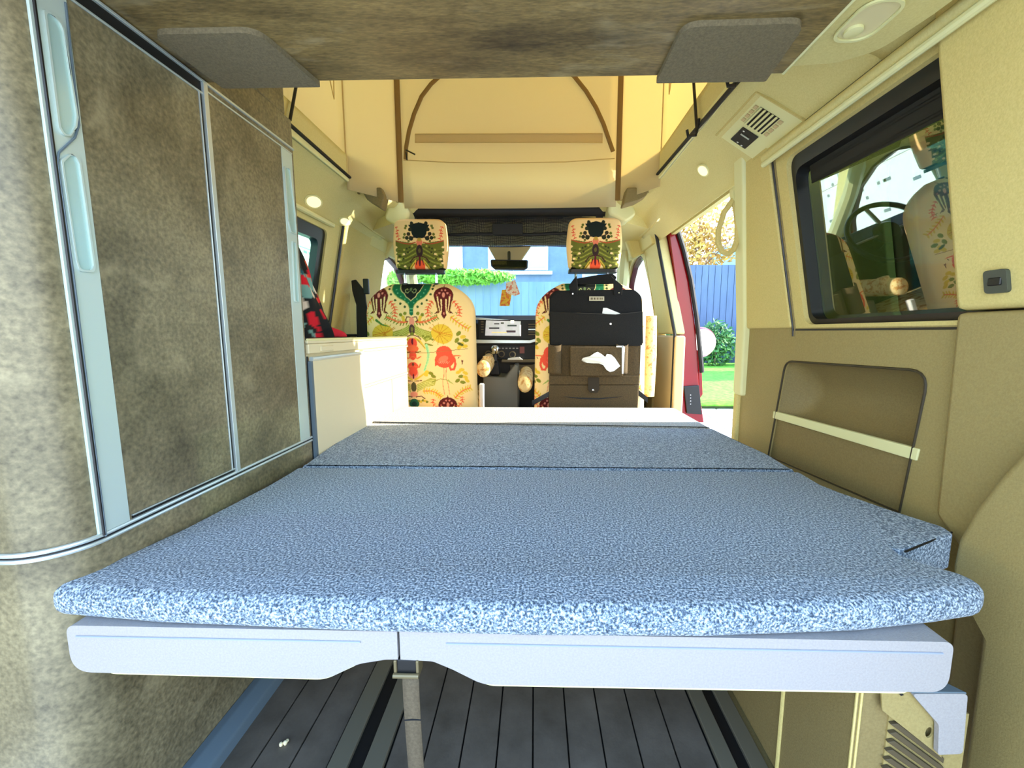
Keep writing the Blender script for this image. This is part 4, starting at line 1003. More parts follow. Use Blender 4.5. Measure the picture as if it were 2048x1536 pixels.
def shell_print(nm, cx_, yb, hw, hd, z0, z1, topn, nxb, nz, inkf, parent, tocrop, wfun=None, botr=0.0):
    """closed loft: dense on the back face; outline half width wfun(z)"""
    H_ = z1-z0; vs_ = []; nf = 24; n = nxb+nf
    for j in range(nz):
        t = j/(nz-1); z = z0+H_*t
        w = wfun(t)*hw
        d = hd*(1-max(0, (t-.93)/.07)**2*.75)*(1-max(0, (.05-t)/.05)**2*botr)
        for i in range(nxb):
            a = -1+2*i/(nxb-1); vs_.append((cx_+w*a, yb+hd-d*(1-abs(a)**7)**(1/4.), z))
        for i in range(nf):
            a = math.pi*(i+1)/(nf+1); c_ = math.cos(a); s_ = math.sin(a)
            vs_.append((cx_+w*math.copysign(abs(c_)**.5, c_), yb+hd+d*.9*abs(s_)**.6, z))
    fs = [(j*n+i, j*n+(i+1) % n, (j+1)*n+(i+1) % n, (j+1)*n+i) for j in range(nz-1) for i in range(n)]
    fs += [tuple(range(n))[::-1], tuple((nz-1)*n+i for i in range(n))]
    me = bpy.data.meshes.new(nm); me.from_pydata(vs_, [], fs); me.update()
    V = np.array(vs_); cx2, cy2 = tocrop(V[:, 0]-cx_, V[:, 2])
    add_print(me, inkf(cx2, cy2))
    me.polygons.foreach_set('use_smooth', [True]*len(me.polygons)); me.set_sharp_from_angle(angle=math.radians(60))
    return link(nm, me, m_print, parent)

SX = -0.530; SXR = 0.255; YB = 1.90
def seat_w(t):                                # half width fraction with height
    w = 1.0-.03*t
    if t > .76: w *= (1-((t-.76)/.245)**2.8*.50)
    return w
def crop_seat(dx, z): return (((dx+SX+.789)/.511*217+733-720)*5.908, (567+(1.029-z)/(1.029-.463)*248-560)*5.908)
def crop_head(dx, z): return (757+dx/.255*1.0*640, 690-(z-1.085)/(1.303-1.085)*640)
def crop_head(dx, z): return (752+dx*(105/.2405)*5.908*1.0, (437-430+(1.303-z)/(1.303-1.060)*108)*5.908)

def make_seat(cx_, first=None):
    s_ = empty('front_seat', (cx_, 2.1, 0.0)); 
    return s_
def seat_parts(root, X0):
    o = shell_print('backrest', X0, YB, .258, .055, .40, 1.032, 3, 230, 270, ink_seat, root, crop_seat, seat_w)
    hw = lambda t: (1-.10*abs(2*t-1)**1.5)*(1-max(0, (t-.88)/.12)**2*.25)*(1-max(0, (.08-t)/.08)**2*.10)
    h = shell_print('headrest', X0+.010, YB+.005, .124, .045, 1.092, 1.318, 3, 150, 130, ink_head, root, crop_head, hw, .5)
    MB().plate(rpoly([(X0-.105, YB+.012), (X0+.115, YB+.012), (X0+.115, YB+.075), (X0-.105, YB+.075)], .02), [], pZ(1.078, .014)).obj('headrest_base', m_blackp, root, bev=.004)
    for dx in (-.07, .075):
        MB().tube([(X0+dx, YB+.045, 1.00), (X0+dx, YB+.045, 1.08)], .006, 10).obj('headrest_post', m_chrome, root)
        MB().lathe([(.013, 0), (.013, .012), (.009, .014)], (X0+dx, YB+.045, 1.022), 14).obj('post_collar', m_blackp, root)
    pl_ = rpoly([(X0-.25, YB+.10), (X0+.25, YB+.10), (X0+.25, YB+.58), (X0-.25, YB+.58)], .06)
    cushion('seat', pl_, .36, .50, .04, m_cloth, root)
    MB().box(X0-.20, X0+.20, YB+.12, YB+.50, 0.0, .365).obj('seat_base', m_dash, root, bev=.02)
m_cloth = M('floral_cloth_side', (240, 214, 150), .85, (196, 150, 70), 28, 4, (.5, .58))
m_flor = M('floral_small_print', (244, 216, 152), .85, (212, 150, 80), 46, 4, (.5, .6))
def armrest(root, P, Lx, dz, vert=False):
    pts = ((P.x, P.y, P.z), )
    if vert: MB().tube([(P.x, P.y, P.z-dz), (P.x, P.y, P.z)], [.030, .030], 14, flat=1.3).obj('armrest', m_flor, root, bev=.02, seg=4)
    else: MB().tube([(P.x, P.y, P.z), (P.x, P.y+.06, P.z+.004), (P.x, P.y+.30, P.z+.02)], [.027, .033, .032], 14, flat=1.25).obj('armrest', m_flor, root, bev=.012, seg=3)
s1 = empty('captain_chair', (SX, 2.1, 0)); s1r = Matrix()
def build_at(root, X0):
    n0 = set(C.objects)
    seat_parts(root, X0)
    for o in set(C.objects)-n0:
        if o.parent is root: o.location = Vector(o.location)-root.location
build_at(s1, SX)
# copy for the passenger side, part by part
s2 = s1.copy(); C.objects.link(s2); s2.location = (SXR, 2.1, 0)
for ch in list(s1.children):
    c_ = ch.copy(); C.objects.link(c_); c_.parent = s2
def arm(root, px, py, Y, r, up=0, ln=.28):
    P = on(1, px, py, Y)-root.location
    if up: mb = MB().tube([P-Vector((0, 0, up)), P-Vector((0, 0, up*.5)), P], [r*.9, r, r*.8], 14, flat=1.3, up=(0, 1, 0))
    else: mb = MB().tube([P-Vector((0, .01, 0)), P, P+Vector((0, .03, 0)), P+Vector((0, ln, .02))], [r*.6, r*.92, r, r], 14, flat=1.25)
    mb.obj('armrest', m_flor, root, ang=50)
arm(s1, 966, 738, 2.05, .036); arm(s1, 974, 712, 2.12, .026, .06)
arm(s2, 1050, 768, 2.05, .038); arm(s2, 1302, 632, 2.10, .034, .40)
tag(s1, 'left front chair in cream floral cover with flamingo print, back uncovered', 'chair', 'cab chairs'); tag(s2, 'right front chair in cream floral cover behind a black organiser', 'chair', 'cab chairs')
P = on(1, 962, 800, 2.0)
o = MB().box(P.x-.012, P.x+.012, 2.02, 2.05, .42, .56).obj('seat_buckle', m_white, None, bev=.006); o.parent = s1; o.location = -s1.location

# ------------------------------------------------------------------ organiser on the right seat
og = empty('seat_organiser')
YG = YB-.012
g = lambda a, b: (on(1, a, b, YG).x, on(1, a, b, YG).z)
def gp(nm, pts, mat, th=.006, y=YG, r=0, bev=.0015): 
    q = [(on(1, a, b, YG).x, on(1, a, b, YG).z) for a, b in pts]
    if r: q = rpoly(q, r)
    return MB().plate(q, [], pY(y, th)).obj(nm, mat, og, bev=bev, seg=2)
gp('back_panel', [(1099, 815), (1099, 590), (1112, 581), (1268, 579), (1284, 592), (1285, 680), (1275, 815)], m_felt_k, .008, YG, r=[.005, .03, .03, .03, .05, .02, .005])
gp('top_panel', [(1101, 640), (1101, 596), (1115, 582), (1266, 580), (1283, 596), (1283, 640)], m_felt_k, .004, YG-.004, r=[.0, .02, .03, .03, .03, 0])
gp('upper_pocket', [(1101, 690), (1100, 623), (1160, 626), (1230, 629), (1284, 623), (1285, 686), (1278, 692)], m_felt_k2 if False else M('charcoal_felt', (18, 16, 13), .95, (30, 27, 21), 300, 3, bump=.4, bscale=400), .008, YG-.014, bev=.003)
gp('paper_card', [(1206, 616), (1213, 616), (1240, 627), (1238, 632), (1204, 627)], m_white, .0015, YG-.006, bev=0)
gp('snap_button', [(1220+2*math.cos(t), 648+2*math.sin(t)) for t in np.linspace(0, 6.28, 9)[:-1]], m_chrome, .002, YG-.017, bev=0)
gp('lower_panel', [(1098, 815), (1099, 690), (1283, 690), (1275, 815)], m_felt_b, .006, YG-.006, bev=.002)
for (x0, x1) in ((1102, 1131), (1250, 1276)):
    xa, xb = on(1, x0, 0, YG).x, on(1, x1, 0, YG).x; z0_, z1_ = on(1, 0, 743, YG).z, on(1, 0, 686, YG).z
    def cylf(u, v, xa=xa, xb=xb): 
        a = math.pi*u; return ((xa+xb)/2-(xb-xa)/2*math.cos(a), YG-.006-.032*math.sin(a), z0_+(z1_-z0_)*v-(.010*math.sin(a) if v > .9 else 0))
    MB().grid(cylf, 14, 12).obj('bottle_pocket', m_felt_b, og, solid=.003)
gp('tissue_pocket', [(1139, 750), (1139, 693), (1243, 693), (1243, 750)], m_felt_b, .03, YG-.040, bev=.004)
for pts in ([(1229, 691), (1243, 691), (1243, 694), (1229, 694)], [(1240, 691), (1246, 693), (1243, 746), (1240, 746)], [(1277, 690), (1284, 690), (1282, 746), (1275, 746)]):
    gp('white_binding', pts, m_white, .004, YG-.042, bev=.001)
gp('flap', [(1098, 768), (1098, 751), (1277, 751), (1275, 768)], m_felt_b, .006, YG-.016, bev=.002)
gp('bottom_pocket', [(1097, 815), (1098, 770), (1275, 770), (1274, 815)], m_felt_b, .008, YG-.015, bev=.002)
gp('closing_tab', [(1175, 754), (1197, 754), (1197, 778), (1193, 784), (1179, 784), (1175, 778)], M('dark_felt', (56, 46, 32), .95), .004, YG-.022, r=.003)
P = g(1185, 779)
MB().lathe([(.006, 0), (.005, .003), (.002, .004)], (P[0], YG-.022, P[1]), 14, (0, -1, 0)).obj('snap_button', m_chrome, og)
gp('slit', [(1125, 792), (1160, 794), (1195, 795), (1245, 792), (1195, 798), (1160, 797)], m_black, .002, YG-.0165, bev=0)
gp('badge', [(1178, 593), (1208, 593), (1208, 602), (1178, 602)], M('badge_beige', (190, 180, 150), .5), .002, YG-.007, bev=.0006)
for q, w_ in enumerate((2, 1.2, 2, 1.4, 1.8, 1, 1.8, 1.4)):
    gp('lettering', [(1181+q*3.2, 595.5), (1181+q*3.2+w_, 595.5), (1181+q*3.2+w_, 599.5), (1181+q*3.2, 599.5)], m_felt_b, .0006, YG-.0078, bev=0)
# straps to the headrest
gp('hanging_strap', [(1142, 590), (1137, 572), (1146, 560), (1153, 552), (1155, 575), (1154, 590)], m_felt_k, .006, YG-.008)
gp('hanging_strap', [(1227, 590), (1226, 566), (1221, 552), (1233, 562), (1245, 572), (1243, 590)], m_felt_k, .006, YG-.008)
gp('collar_strap', [(1150, 556), (1196, 548), (1228, 545), (1236, 552), (1232, 566), (1190, 567), (1154, 567)], m_felt_k, .004, YB+.02)
for a, b in ((1145, 588), (1237, 586)):
    P = g(a, b); MB().lathe([(.004, 0), (.003, .003)], (P[0], YG-.009, P[1]), 12, (0, -1, 0)).obj('rivet', m_chrome, og)
for pts in ([(1100, 782), (1100, 792), (1064, 812), (1064, 802)], [(1275, 778), (1296, 795), (1296, 806), (1275, 790)]):
    gp('side_strap', pts, m_blackp, .002, YG+.003, bev=0)
lift(og); tag(og, 'black and brown felt organiser with pockets hanging on the right front seat', 'organiser')
# tissue
tz = [(1163, 722), (1166, 716), (1180, 712), (1190, 706), (1196, 704), (1203, 708), (1210, 714), (1214, 708), (1222, 709), (1230, 716), (1240, 732), (1228, 742), (1220, 744), (1213, 740), (1206, 730), (1198, 727), (1188, 727), (1175, 726)]
q = [(on(1, a, b, YG-.05).x, on(1, a, b, YG-.05).z) for a, b in tz]
random.seed(3)
o = MB().plate(q, [], lambda a, b, t: (a, YG-.047-.012*math.sin(a*190)*math.cos(b*160)-.002+t*.004, b)).obj('tissue', m_tissue)
tag(o, 'white paper tissue pulled out of the organiser pocket', 'tissue')

# ------------------------------------------------------------------ cab: dashboard, screen, gear lever, console, wheel, mirror
db = empty('dashboard')
def dp(pts, y0, y1, nm, mat, bev=.006): 
    q = [(on(1, a, b, 2.50).x, on(1, a, b, 2.50).z) for a, b in pts]
    return MB().plate(q, [], pY(y0, y1-y0)).obj(nm, mat, db, bev=bev)
XLw, XRw = XL(.5)+.07, XR(.5)-.03
MB().plate([(2.52, 0.10), (2.50, 0.62), (2.48, 0.86), (2.56, 0.915), (3.30, 0.86), (3.30, 0.10)], [], lambda a, b, t: (XLw+t*(XRw-XLw), a, b)).obj('body', m_dash, db, bev=.01)
dp([(940, 634), (1085, 645), (1085, 648), (940, 639)], 2.46, 2.49, 'top_strip', m_alu, .002)
dp([(958, 640), (1078, 640), (1078, 678), (958, 678)], 2.455, 2.49, 'screen_surround', m_black, .004)
sc_ = dp([(974, 641), (1042, 643), (1039, 672), (972, 671)], 2.450, 2.456, 'screen', m_screen, .001)
random.seed(5)
for a, b, w_, h_, c_ in ((980, 655, 20, 3, (40, 38, 44)), (990, 647, 10, 2, (50, 48, 40)), (1003, 645, 6, 3, (70, 80, 40)), (1016, 650, 18, 3, (56, 80, 60)), (1014, 661, 18, 4, (70, 30, 40)), (985, 664, 30, 2, (206, 180, 120)), (1022, 641, 7, 6, (250, 245, 220)), (1040, 650, 2.5, 22, (250, 240, 235))):
    mm = bpy.data.materials.get('px%d%d%d' % c_) or M('px%d%d%d' % c_, c_, .4, emis=.6 if c_[0] > 100 else 0)
    dp([(a, b), (a+w_, b), (a+w_, b+h_), (a, b+h_)], 2.4490, 2.4503, 'screen_graphic', mm, 0)
for q in range(5): dp([(964, 643+q*5), (969, 643+q*5), (969, 645+q*5), (964, 645+q*5)], 2.452, 2.456, 'screen_key', m_dashl, 0)
for q in range(5): dp([(1057, 648+q*5), (1072, 648+q*5), (1072, 650+q*5), (1057, 650+q*5)], 2.449, 2.456, 'air_slat', m_dashl if q != 2 else m_alu, 0)
dp([(950, 679), (1060, 680), (1075, 676), (1075, 682), (1060, 686), (950, 686)], 2.44, 2.49, 'trim_strip', m_alu, .002)
dp([(950, 690), (1075, 690), (1075, 717), (950, 717)], 2.455, 2.49, 'climate_panel', m_black, .004)
for px, py in ((977, 708), (1003, 708), (1025, 709)):
    P = on(1, px, py, 2.45); kn_ = MB().lathe([(.020, 0), (.020, .006), (.017, .007)], P, 24, (0, -1, 0)).obj('climate_knob', m_dashl, db); MB().lathe([(.0155, 0), (.014, .012)], P, 24, (0, -1, 0)).obj('knob_cap', m_black, kn_)
for q in range(6): dp([(998+q*7, 695), (1002+q*7, 695), (1002+q*7, 697), (998+q*7, 697)], 2.452, 2.456, 'climate_key', m_board, 0)
dp([(1040, 693), (1049, 693), (1049, 706), (1040, 706)], 2.450, 2.456, 'warning_switch', M('warn', (120, 60, 50), .5), .001)
dp([(1005, 718), (1080, 718), (1080, 723), (1005, 723)], 2.42, 2.49, 'shelf_edge', m_dashl, .003)
dp([(1018, 715), (1040, 713), (1046, 718), (1016, 718)], 2.43, 2.45, 'shelf_paper', m_tissue, .001)
dp([(1020, 728), (1080, 728), (1080, 760), (1024, 760)], 2.46, 2.49, 'glove_pocket', m_dashl, .006)
lift(db); tag(db, 'dark dashboard with centre screen and round climate knobs', 'dashboard')
gl = empty('gear_lever')
P = on(1, 990, 700, 2.30)
MB().lathe([(.004, -.028), (.018, -.02), (.024, -.004), (.024, .010), (.016, .022), (.004, .026)], P, 20).obj('knob', m_chrome, gl)
MB().lathe([(.020, -.10), (.012, -.04), (.010, -.02)], P, 14).obj('shaft', m_blackp, gl)
MB().plate([(P.x-.03, P.z-.14), (P.x+.03, P.z-.14), (P.x+.018, P.z-.06), (P.x-.018, P.z-.06)], [], pY(2.27, .06)).obj('gaiter', m_black, gl, bev=.01)
MB().plate([(on(1, a, b, 2.26).x, on(1, a, b, 2.26).z) for a, b in ((966, 752), (1010, 755), (1028, 730), (1036, 732), (1036, 830), (966, 830))], [], pY(2.26, .25)).obj('console', m_console, gl, bev=.012)
MB().plate([(P.x-.06, -.0), (P.x+.06, 0), (P.x+.06, .45), (P.x-.06, .45)], [], pY(2.30, .20)).obj('console_foot', m_dash, gl, bev=.01)
lift(gl); tag(gl, 'chrome topped gear lever on grey centre console between the seats', 'gear lever')
sw = empty('steering_wheel')
cw = Vector((-.56, 2.40, .86)); aw = Vector((0, -.85, .5)).normalized(); uw = Vector((1, 0, 0)); vw = aw.cross(uw)
MB().tube([cw+(uw*math.cos(t)+vw*math.sin(t))*.19 for t in np.linspace(0, 2*math.pi, 40, endpoint=False)], .014, 10, closed=True).obj('rim', m_blackp, sw)
MB().lathe([(.06, -.02), (.07, .0), (.05, .02)], cw, 20, aw).obj('hub', m_blackp, sw)
for t in (0, math.pi, -math.pi/2*3):
    MB().tube([cw+(uw*math.cos(t)+vw*math.sin(t))*.05, cw+(uw*math.cos(t)+vw*math.sin(t))*.185], .013, 8, flat=.5).obj('spoke', m_board, sw)
MB().tube([cw-aw*.02, cw-aw*.12], .03, 12).obj('column', m_blackp, sw)
lift(sw); tag(sw, 'black steering wheel in front of the left seat', 'steering wheel')
mi = empty('rear_view_mirror')
mp_ = lambda a, b: (on(1, a, b, 2.60).x, on(1, a, b, 2.60).z)
MB().plate(rpoly([mp_(981, 519), mp_(1056, 520), mp_(1055, 536), mp_(1048, 540), mp_(990, 539), mp_(982, 532)], .01), [], pY(2.60, .02)).obj('housing', m_blackp, mi, bev=.004)
MB().plate(rpoly([mp_(984, 521), mp_(1053, 522), mp_(1052, 535), mp_(1046, 537), mp_(991, 537), mp_(985, 531)], .008), [], pY(2.598, .002)).obj('mirror_glass', M('mirror', (215, 225, 190), .03, metal=1), mi)
MB().tube([on(1, 1018, 522, 2.61), on(1, 1018, 505, 2.70)], .010, 8).obj('stalk', m_blackp, mi)
lift(mi); tag(mi, 'small rear view mirror hanging at the top of the windscreen', 'mirror')
for k_, (nm, lab, pts, col, col2, yy) in enumerate((
        ('car_pendant', 'orange and yellow paper pendant hanging lowest from the mirror', [(1004, 580), (1020, 578), (1023, 590), (1019, 612), (999, 612)], (246, 196, 60), (240, 120, 50), 2.585),
        ('car_pendant', 'pale pink paper pendant hanging under the mirror', [(1012, 566), (1030, 560), (1040, 588), (1030, 592), (1012, 586)], (252, 236, 214), (240, 150, 120), 2.578))):
    pe = empty(nm)
    q = [(on(1, a, b, yy).x, on(1, a, b, yy).z) for a, b in pts]
    MB().plate(q, [], pY(yy, .003)).obj('card', M('pendant_%d' % k_, col, .7, col2, 60, 2, (.5, .55)), pe)
    MB().tube([on(1, 1016+k_*10, 540, yy), Vector((sum(p[0] for p in q)/len(q), yy, max(p[1] for p in q)))], .0012, 5).obj('cord', m_white, pe)
    lift(pe); tag(pe, lab, 'pendant')
# seat belt on left B pillar
sbt = empty('seat_belt')
MB().plate([(on(1, a, b, 2.02).x, on(1, a, b, 2.02).z) for a, b in ((702, 561), (711, 559), (729, 582), (736, 640), (736, 700), (714, 700), (712, 610), (704, 582))], [], pY(2.02, .012)).obj('webbing', m_black, sbt, bev=.003)
MB().box(on(1, 700, 0, 2.02).x, on(1, 712, 0, 2.02).x, 2.012, 2.03, on(1, 0, 590, 2.02).z, on(1, 0, 560, 2.02).z).obj('guide', m_blackp, sbt, bev=.004)
MB().plate([(on(1, a, b, 2.03).x, on(1, a, b, 2.03).z) for a, b in ((699, 585), (710, 590), (713, 700), (700, 700))], [], pY(2.034, .02)).obj('cover', m_creaml, sbt, bev=.003)
lift(sbt); tag(sbt, 'black seat belt on the left door pillar behind the kitchen', 'seat belt')

# floral textile on the worktop
random.seed(11)
def texf(u, v):
    a = 2*math.pi*u; hgt = .42; z = .7945+hgt*v
    r = (.115*(1-v)**.8+.006)*(1+.13*math.sin(5*a+6*v)+.07*math.sin(9*a-9*v))
    if v > .98: r = .003
    return (-.785+r*math.cos(a)*.72-.05*v, 1.37+r*math.sin(a)*1.2, z)
tb = empty('floral_cloth_bundle')
mb = MB().grid(texf, 70, 80, cu=True); mb.f.append(tuple(range(70))[::-1]); mb.f.append(tuple(79*70+i for i in range(70)))
me = bpy.data.meshes.new('cloth'); me.from_pydata(mb.v, [], mb.f); me.update()
V = np.array(mb.v); k = Ink(np.tile(np.arange(70), 80)*10., (1-(V[:, 2]-.79)/.42)*600, (26, 30, 34))
for q in range(150):
    cx_, cy_ = random.uniform(0, 700), random.uniform(0, 600)
    col = random.choice([(214, 30, 50), (214, 30, 50), (235, 225, 215), (30, 90, 110), (230, 90, 60), (120, 170, 170), (20, 22, 28), (225, 215, 200)])
    k.ell(cx_, cy_, random.uniform(12, 40), random.uniform(8, 34), col, random.uniform(0, 3))
add_print(me, k.c); smooth(me, 60); link('cloth', me, m_print, tb)
def tail(u, v):
    a = 2*math.pi*u; r = .017*(1-v)**.6+.003
    return (-.725+.05*v+r*math.cos(a)*.6, 1.42+.06*v+r*math.sin(a)*.4, .795+r*(1+math.sin(a)))
MB().grid(tail, 16, 12, cu=True).obj('red_tail', M('red_cloth', (206, 26, 50), .8), tb, ang=60)
lift(tb); tag(tb, 'red, black and white floral cloth bundle standing on the worktop', 'cloth')

# ------------------------------------------------------------------ outside: the slid-back door, wing mirror, ground, garden
sd = empty('sliding_door')
def pRo(d, th): return lambda a, b, t: (XR(b)+d+t*th, a, b)
hole = rpoly([(0.50, .835), (1.02, .835), (1.02, 1.20), (0.50, 1.20)], .04)
MB().plate([(0.25, -.25), (1.36, -.25), (1.36, .80), (1.34, 1.30), (0.28, 1.30), (0.25, .8)], [hole], pRo(.155, .02)).obj('inner_lining', m_pillar, sd, bev=.004)
MB().plate([(0.25, -.25), (1.37, -.25), (1.37, .80), (1.35, 1.31), (0.28, 1.31), (0.25, .8)], [hole], pRo(.178, .03)).obj('outer_skin', m_red, sd)
MB().plate([(0.49, .83), (1.03, .83), (1.03, 1.21), (0.49, 1.21)], [], pRo(.176, .003)).obj('pane', g_dark, sd)
lift(sd); tag(sd, 'open sliding door parked outside behind the right rear window', 'car door')
wm = empty('wing_mirror')
P = on(0, 1404, 685, 1.02)
MB().lathe([(.02, 0), (.085, .01), (.095, .04), (.07, .09), (.02, .12)], P, 24, (0.1, 1, 0)).obj('housing', m_red, wm)
MB().lathe([(.082, -.002), (.080, -.006)], P, 24, (0.1, 1, 0)).obj('mirror_glass', m_chrome, wm)
MB().tube([P+Vector((-.02, .06, -.03)), P+Vector((-.2, .08, -.07))], .02, 10).obj('arm', m_black, wm)
lift(wm); wm.parent = bpy.data.objects['door_1']

m_pave = M('warm_paving', (208, 200, 186), .9, (190, 182, 168), 3, 5)
m_grass = M('lawn', (92, 168, 36), .95, (140, 206, 60), 14, 8, bump=.6, bscale=60)
gr = MB().plate([(-40, -30), (40, -30), (40, 40), (-40, 40)], [], pZ(-.60, -.05)).obj('ground_paving', m_pave); tag(gr, 'pale warm paving around the van', 'ground')
lw = MB().grid(lambda u, v: (1.2+12*u, 5.2+4.2*v, -.10+.23*v), 12, 12).obj('lawn', m_grass, None, solid=.02); tag(lw, 'bright green lawn seen through the sliding door opening', 'lawn')
# edge of pale paving stones in front of the lawn
pvx = empty('paving_edge')
m_slab = M('pale_slab', (214, 206, 196), .9, (196, 188, 178), 6, 4)
xq = 1.2
while xq < 4.2:
    MB().plate([(3.2, -.34), (5.15, -.13), (5.15, -.55), (3.2, -.60)], [], lambda a, b, t, xq=xq: (xq+t*.20, a, b)).obj('paving_slab', m_slab, pvx, bev=.012, seg=1); xq += .212
lift(pvx); tag(pvx, 'row of pale paving slabs beside the lawn', 'paving')
# fence
fn = empty('garden_fence'); m_fence = M('blue_grey_fence', (98, 116, 148), .8, (84, 100, 132), 4, 4, stretch=(1, 1, .15))
xq = 2.7
while xq < 13:
    MB().box(xq, xq+.13, 9.5, 9.53, -.2, 2.28+.01*random.random()).obj('fence_slat', m_fence, fn); xq += .142
for z in (.4, 2.0): MB().box(2.7, 13, 9.53, 9.58, z, z+.09).obj('rail', m_fence, fn)
lift(fn); tag(fn, 'blue grey slatted garden fence behind the shrubs', 'fence')
def blob(mb, c, r, n, size, seed, sq=(1, 1, 1)):
    rnd = random.Random(seed)
    for q in range(n):
        d = Vector((rnd.gauss(0, 1), rnd.gauss(0, 1), rnd.gauss(0, 1))).normalized()*r*(rnd.random()**.4)
        p = Vector(c)+Vector((d.x*sq[0], d.y*sq[1], d.z*sq[2])); a = Vector((rnd.uniform(-1, 1), rnd.uniform(-1, 1), rnd.uniform(-1, 1))).normalized()*size; b = a.orthogonal().normalized()*size*.5
        mb.add([p-a, p-b, p+a, p+b], [(0, 1, 2, 3)])
    return mb
m_leafg = M('dark_green_leaf', (58, 104, 52), .7, (88, 140, 66), 3, 3); m_leafl = M('light_green_leaf', (120, 190, 60), .7, (150, 214, 80), 3, 3)
m_leafy = M('autumn_leaf', (214, 190, 90), .8, (196, 150, 80), 2, 3); m_bark = M('bark', (150, 132, 110), .9)
for q in range(7):
    sh = empty('shrub'); x_ = 3.0+q*.82; h = (.40, .46, .38, .50, .42, .50, .40)[q]
    f_ = blob(MB(), (x_, 8.9, .16+h*.9), h, 900, .06, q, (.9, .6, 1.1)).obj('foliage', m_leafg, sh, fix=False); f_['kind'] = 'stuff'
    MB().tube([(x_, 8.9, .05), (x_, 8.9, .3+h*.5)], .02, 6).obj('stem', m_bark, sh)
    lift(sh); tag(sh, 'dark green leafy garden shrub before the blue fence, '+('leftmost of the row', 'second from the left', 'third from the left', 'middle of the row', 'third from the right', 'second from the right', 'rightmost of the row')[q], 'shrub', 'shrubs before the blue fence')
def tree(x_, y_, h, r, mat, lab, seed, n=1400, sz=.10, grp=None, z0=-.6):
    t = empty('tree'); rnd = random.Random(seed)
    MB().tube([(x_, y_, z0), (x_+.05, y_, z0+h*.5), (x_-.04, y_, z0+h)], [.07, .05, .02], 7).obj('trunk', m_bark, t)
    for q in range(6):
        a = rnd.uniform(0, 6.28); MB().tube([(x_, y_, z0+h*(.45+.07*q)), (x_+math.cos(a)*r*.8, y_+math.sin(a)*r*.5, z0+h*(.62+.07*q))], [.03, .008], 5).obj('branch', m_bark, t)
    f_ = blob(MB(), (x_, y_, z0+h*.85), r, n, sz, seed, (1, .8, 1.1)).obj('foliage', mat, t, fix=False); f_['kind'] = 'stuff'
    lift(t); tag(t, lab, 'tree', grp)
for q, x_ in enumerate((4.4, 6.6, 8.8)): tree(x_, 11.6, 4.6, 1.05, m_leafy, ('left', 'middle', 'right')[q]+' yellow autumn tree rising behind the blue fence', q+20, 1500, .09, 'autumn trees behind the fence')
tree(5.3, 10.6, 3.2, .35, m_leafg, 'narrow green tree between the autumn trees behind the fence', 31, 700, .07)
tree(8.6, 7.7, 3.3, .7, m_leafl, 'bright green round tree seen through the right rear window', 33, 1800, .09)
# houses
m_hblue = M('pale_blue_wall', (150, 190, 206), .9, (136, 178, 198), 2, 5); m_hgrey = M('blue_grey_render', (126, 150, 172), .9, (114, 138, 162), 3, 5)
m_win = M('house_window', (196, 220, 240), .2); m_roofb = M('slate_roof', (92, 150, 170), .8, (80, 136, 158), 3, 4)
hs = empty('house')
MB().box(-12, 3.5, 20, 26, -.6, 8).obj('wall', m_hgrey, hs)
for x0, x1, z0_, z1_ in ((-4.9, -3.4, 3.6, 5.6), (-2.2, -1.0, 3.7, 5.0), (-.6, .6, 3.7, 5.0), (2.2, 2.9, 3.0, 5.2), (-7.6, -6.3, 3.6, 5.6)):
    f_ = MB().box(x0, x1, 19.9, 20, z0_, z1_).obj('window', m_white, hs); MB().box(x0+.12, x1-.12, 19.86, 19.9, z0_+.12, z1_-.12).obj('pane', m_win, f_); MB().box(x0-.2, x1+.2, 19.8, 20, z0_-.2, z0_-.05).obj('sill', m_white, f_)
lift(hs); tag(hs, 'pale blue grey house with white windows seen through the windscreen', 'house')
ff = empty('front_fence'); xq = -7.0
m_fence2 = M('pale_blue_boards', (128, 158, 172), .8, (112, 144, 162), 3, 4, stretch=(1, 1, .1))
while xq < 2.6:
    MB().box(xq, xq+.22, 13.0, 13.03, -.6, 2.35).obj('fence_slat', m_fence2, ff); xq += .235
lift(ff); tag(ff, 'tall pale blue board fence seen through the windscreen', 'fence')
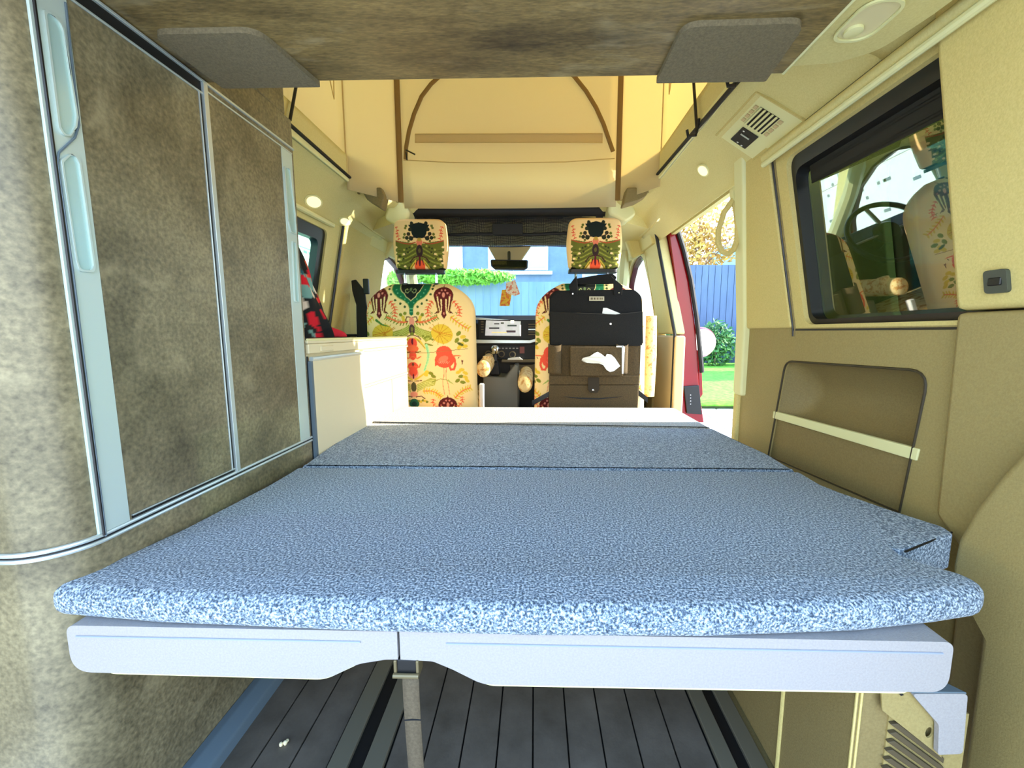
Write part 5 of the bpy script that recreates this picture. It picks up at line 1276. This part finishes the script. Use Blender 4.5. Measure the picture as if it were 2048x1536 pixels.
hd = blob(MB(), (-2.2, 12.62, 2.45), 1.0, 2600, .09, 77, (1.6, .3, .22)).obj('hedge', m_leafl, None, fix=False); tag(hd, 'strip of green hedge on top of the front fence', 'hedge', kind='stuff')
tree(-3.9, 12.3, 3.2, .5, m_leafl, 'light green tree seen between the left chair and its headrest', 78, 1200, .08)
# white perforated wall on the left
lwl = empty('perforated_wall'); m_mint = M('white_render', (232, 238, 226), .9); m_slot = M('slot_grey', (120, 132, 130), .8)
for zz_ in range(4):
    for q in range(7):
        y0 = 4.0+q*1.9
        MB().box(-4.6, -4.5, y0, y0+1.88, -.6+zz_*1.02, -.6+zz_*1.02+1.0).obj('wall_panel', m_mint, lwl, bev=.01, seg=1)
mb = MB(); rnd = random.Random(4)
for q in range(150):
    y0 = rnd.uniform(4.1, 14); z = -.5+rnd.randint(0, 26)*.15; mb.box(-4.505, -4.495, y0, y0+rnd.choice((.05, .12)), z, z+.05)
o = mb.obj('slots', m_slot, lwl, fix=False); o['kind'] = 'stuff'
lift(lwl); tag(lwl, 'white panelled wall with small slots outside the left windows', 'wall')
# house with blue roof seen through the right rear window
h2 = empty('neighbour_house')
MB().box(8, 16, 14, 20, -.6, 4.4).obj('wall', m_hblue, h2)
MB().add([(7.6, 13.6, 4.2), (16.4, 13.6, 4.2), (16.4, 17, 7.6), (7.6, 17, 7.6), (7.6, 13.6, 4.3), (16.4, 13.6, 4.3), (16.4, 17, 7.7), (7.6, 17, 7.7)], [(0, 1, 2, 3), (7, 6, 5, 4), (0, 1, 5, 4), (1, 2, 6, 5), (2, 3, 7, 6), (3, 0, 4, 7)]).obj('roof', m_roofb, h2)
for q in range(5): MB().box(7.6+q*1.7, 7.64+q*1.7, 13.55, 13.62, 4.2, 4.4).obj('roof_joint', m_sill, h2)
lift(h2); tag(h2, 'light blue neighbour house with blue roof beyond the fence', 'house')
hg = blob(MB(), (10.9, 9.2, 1.0), 1.0, 2400, .08, 90, (1.5, .2, .9)).obj('hedge', m_leafg, None, fix=False); tag(hg, 'dark green hedge along the blue fence at the right', 'hedge', kind='stuff')
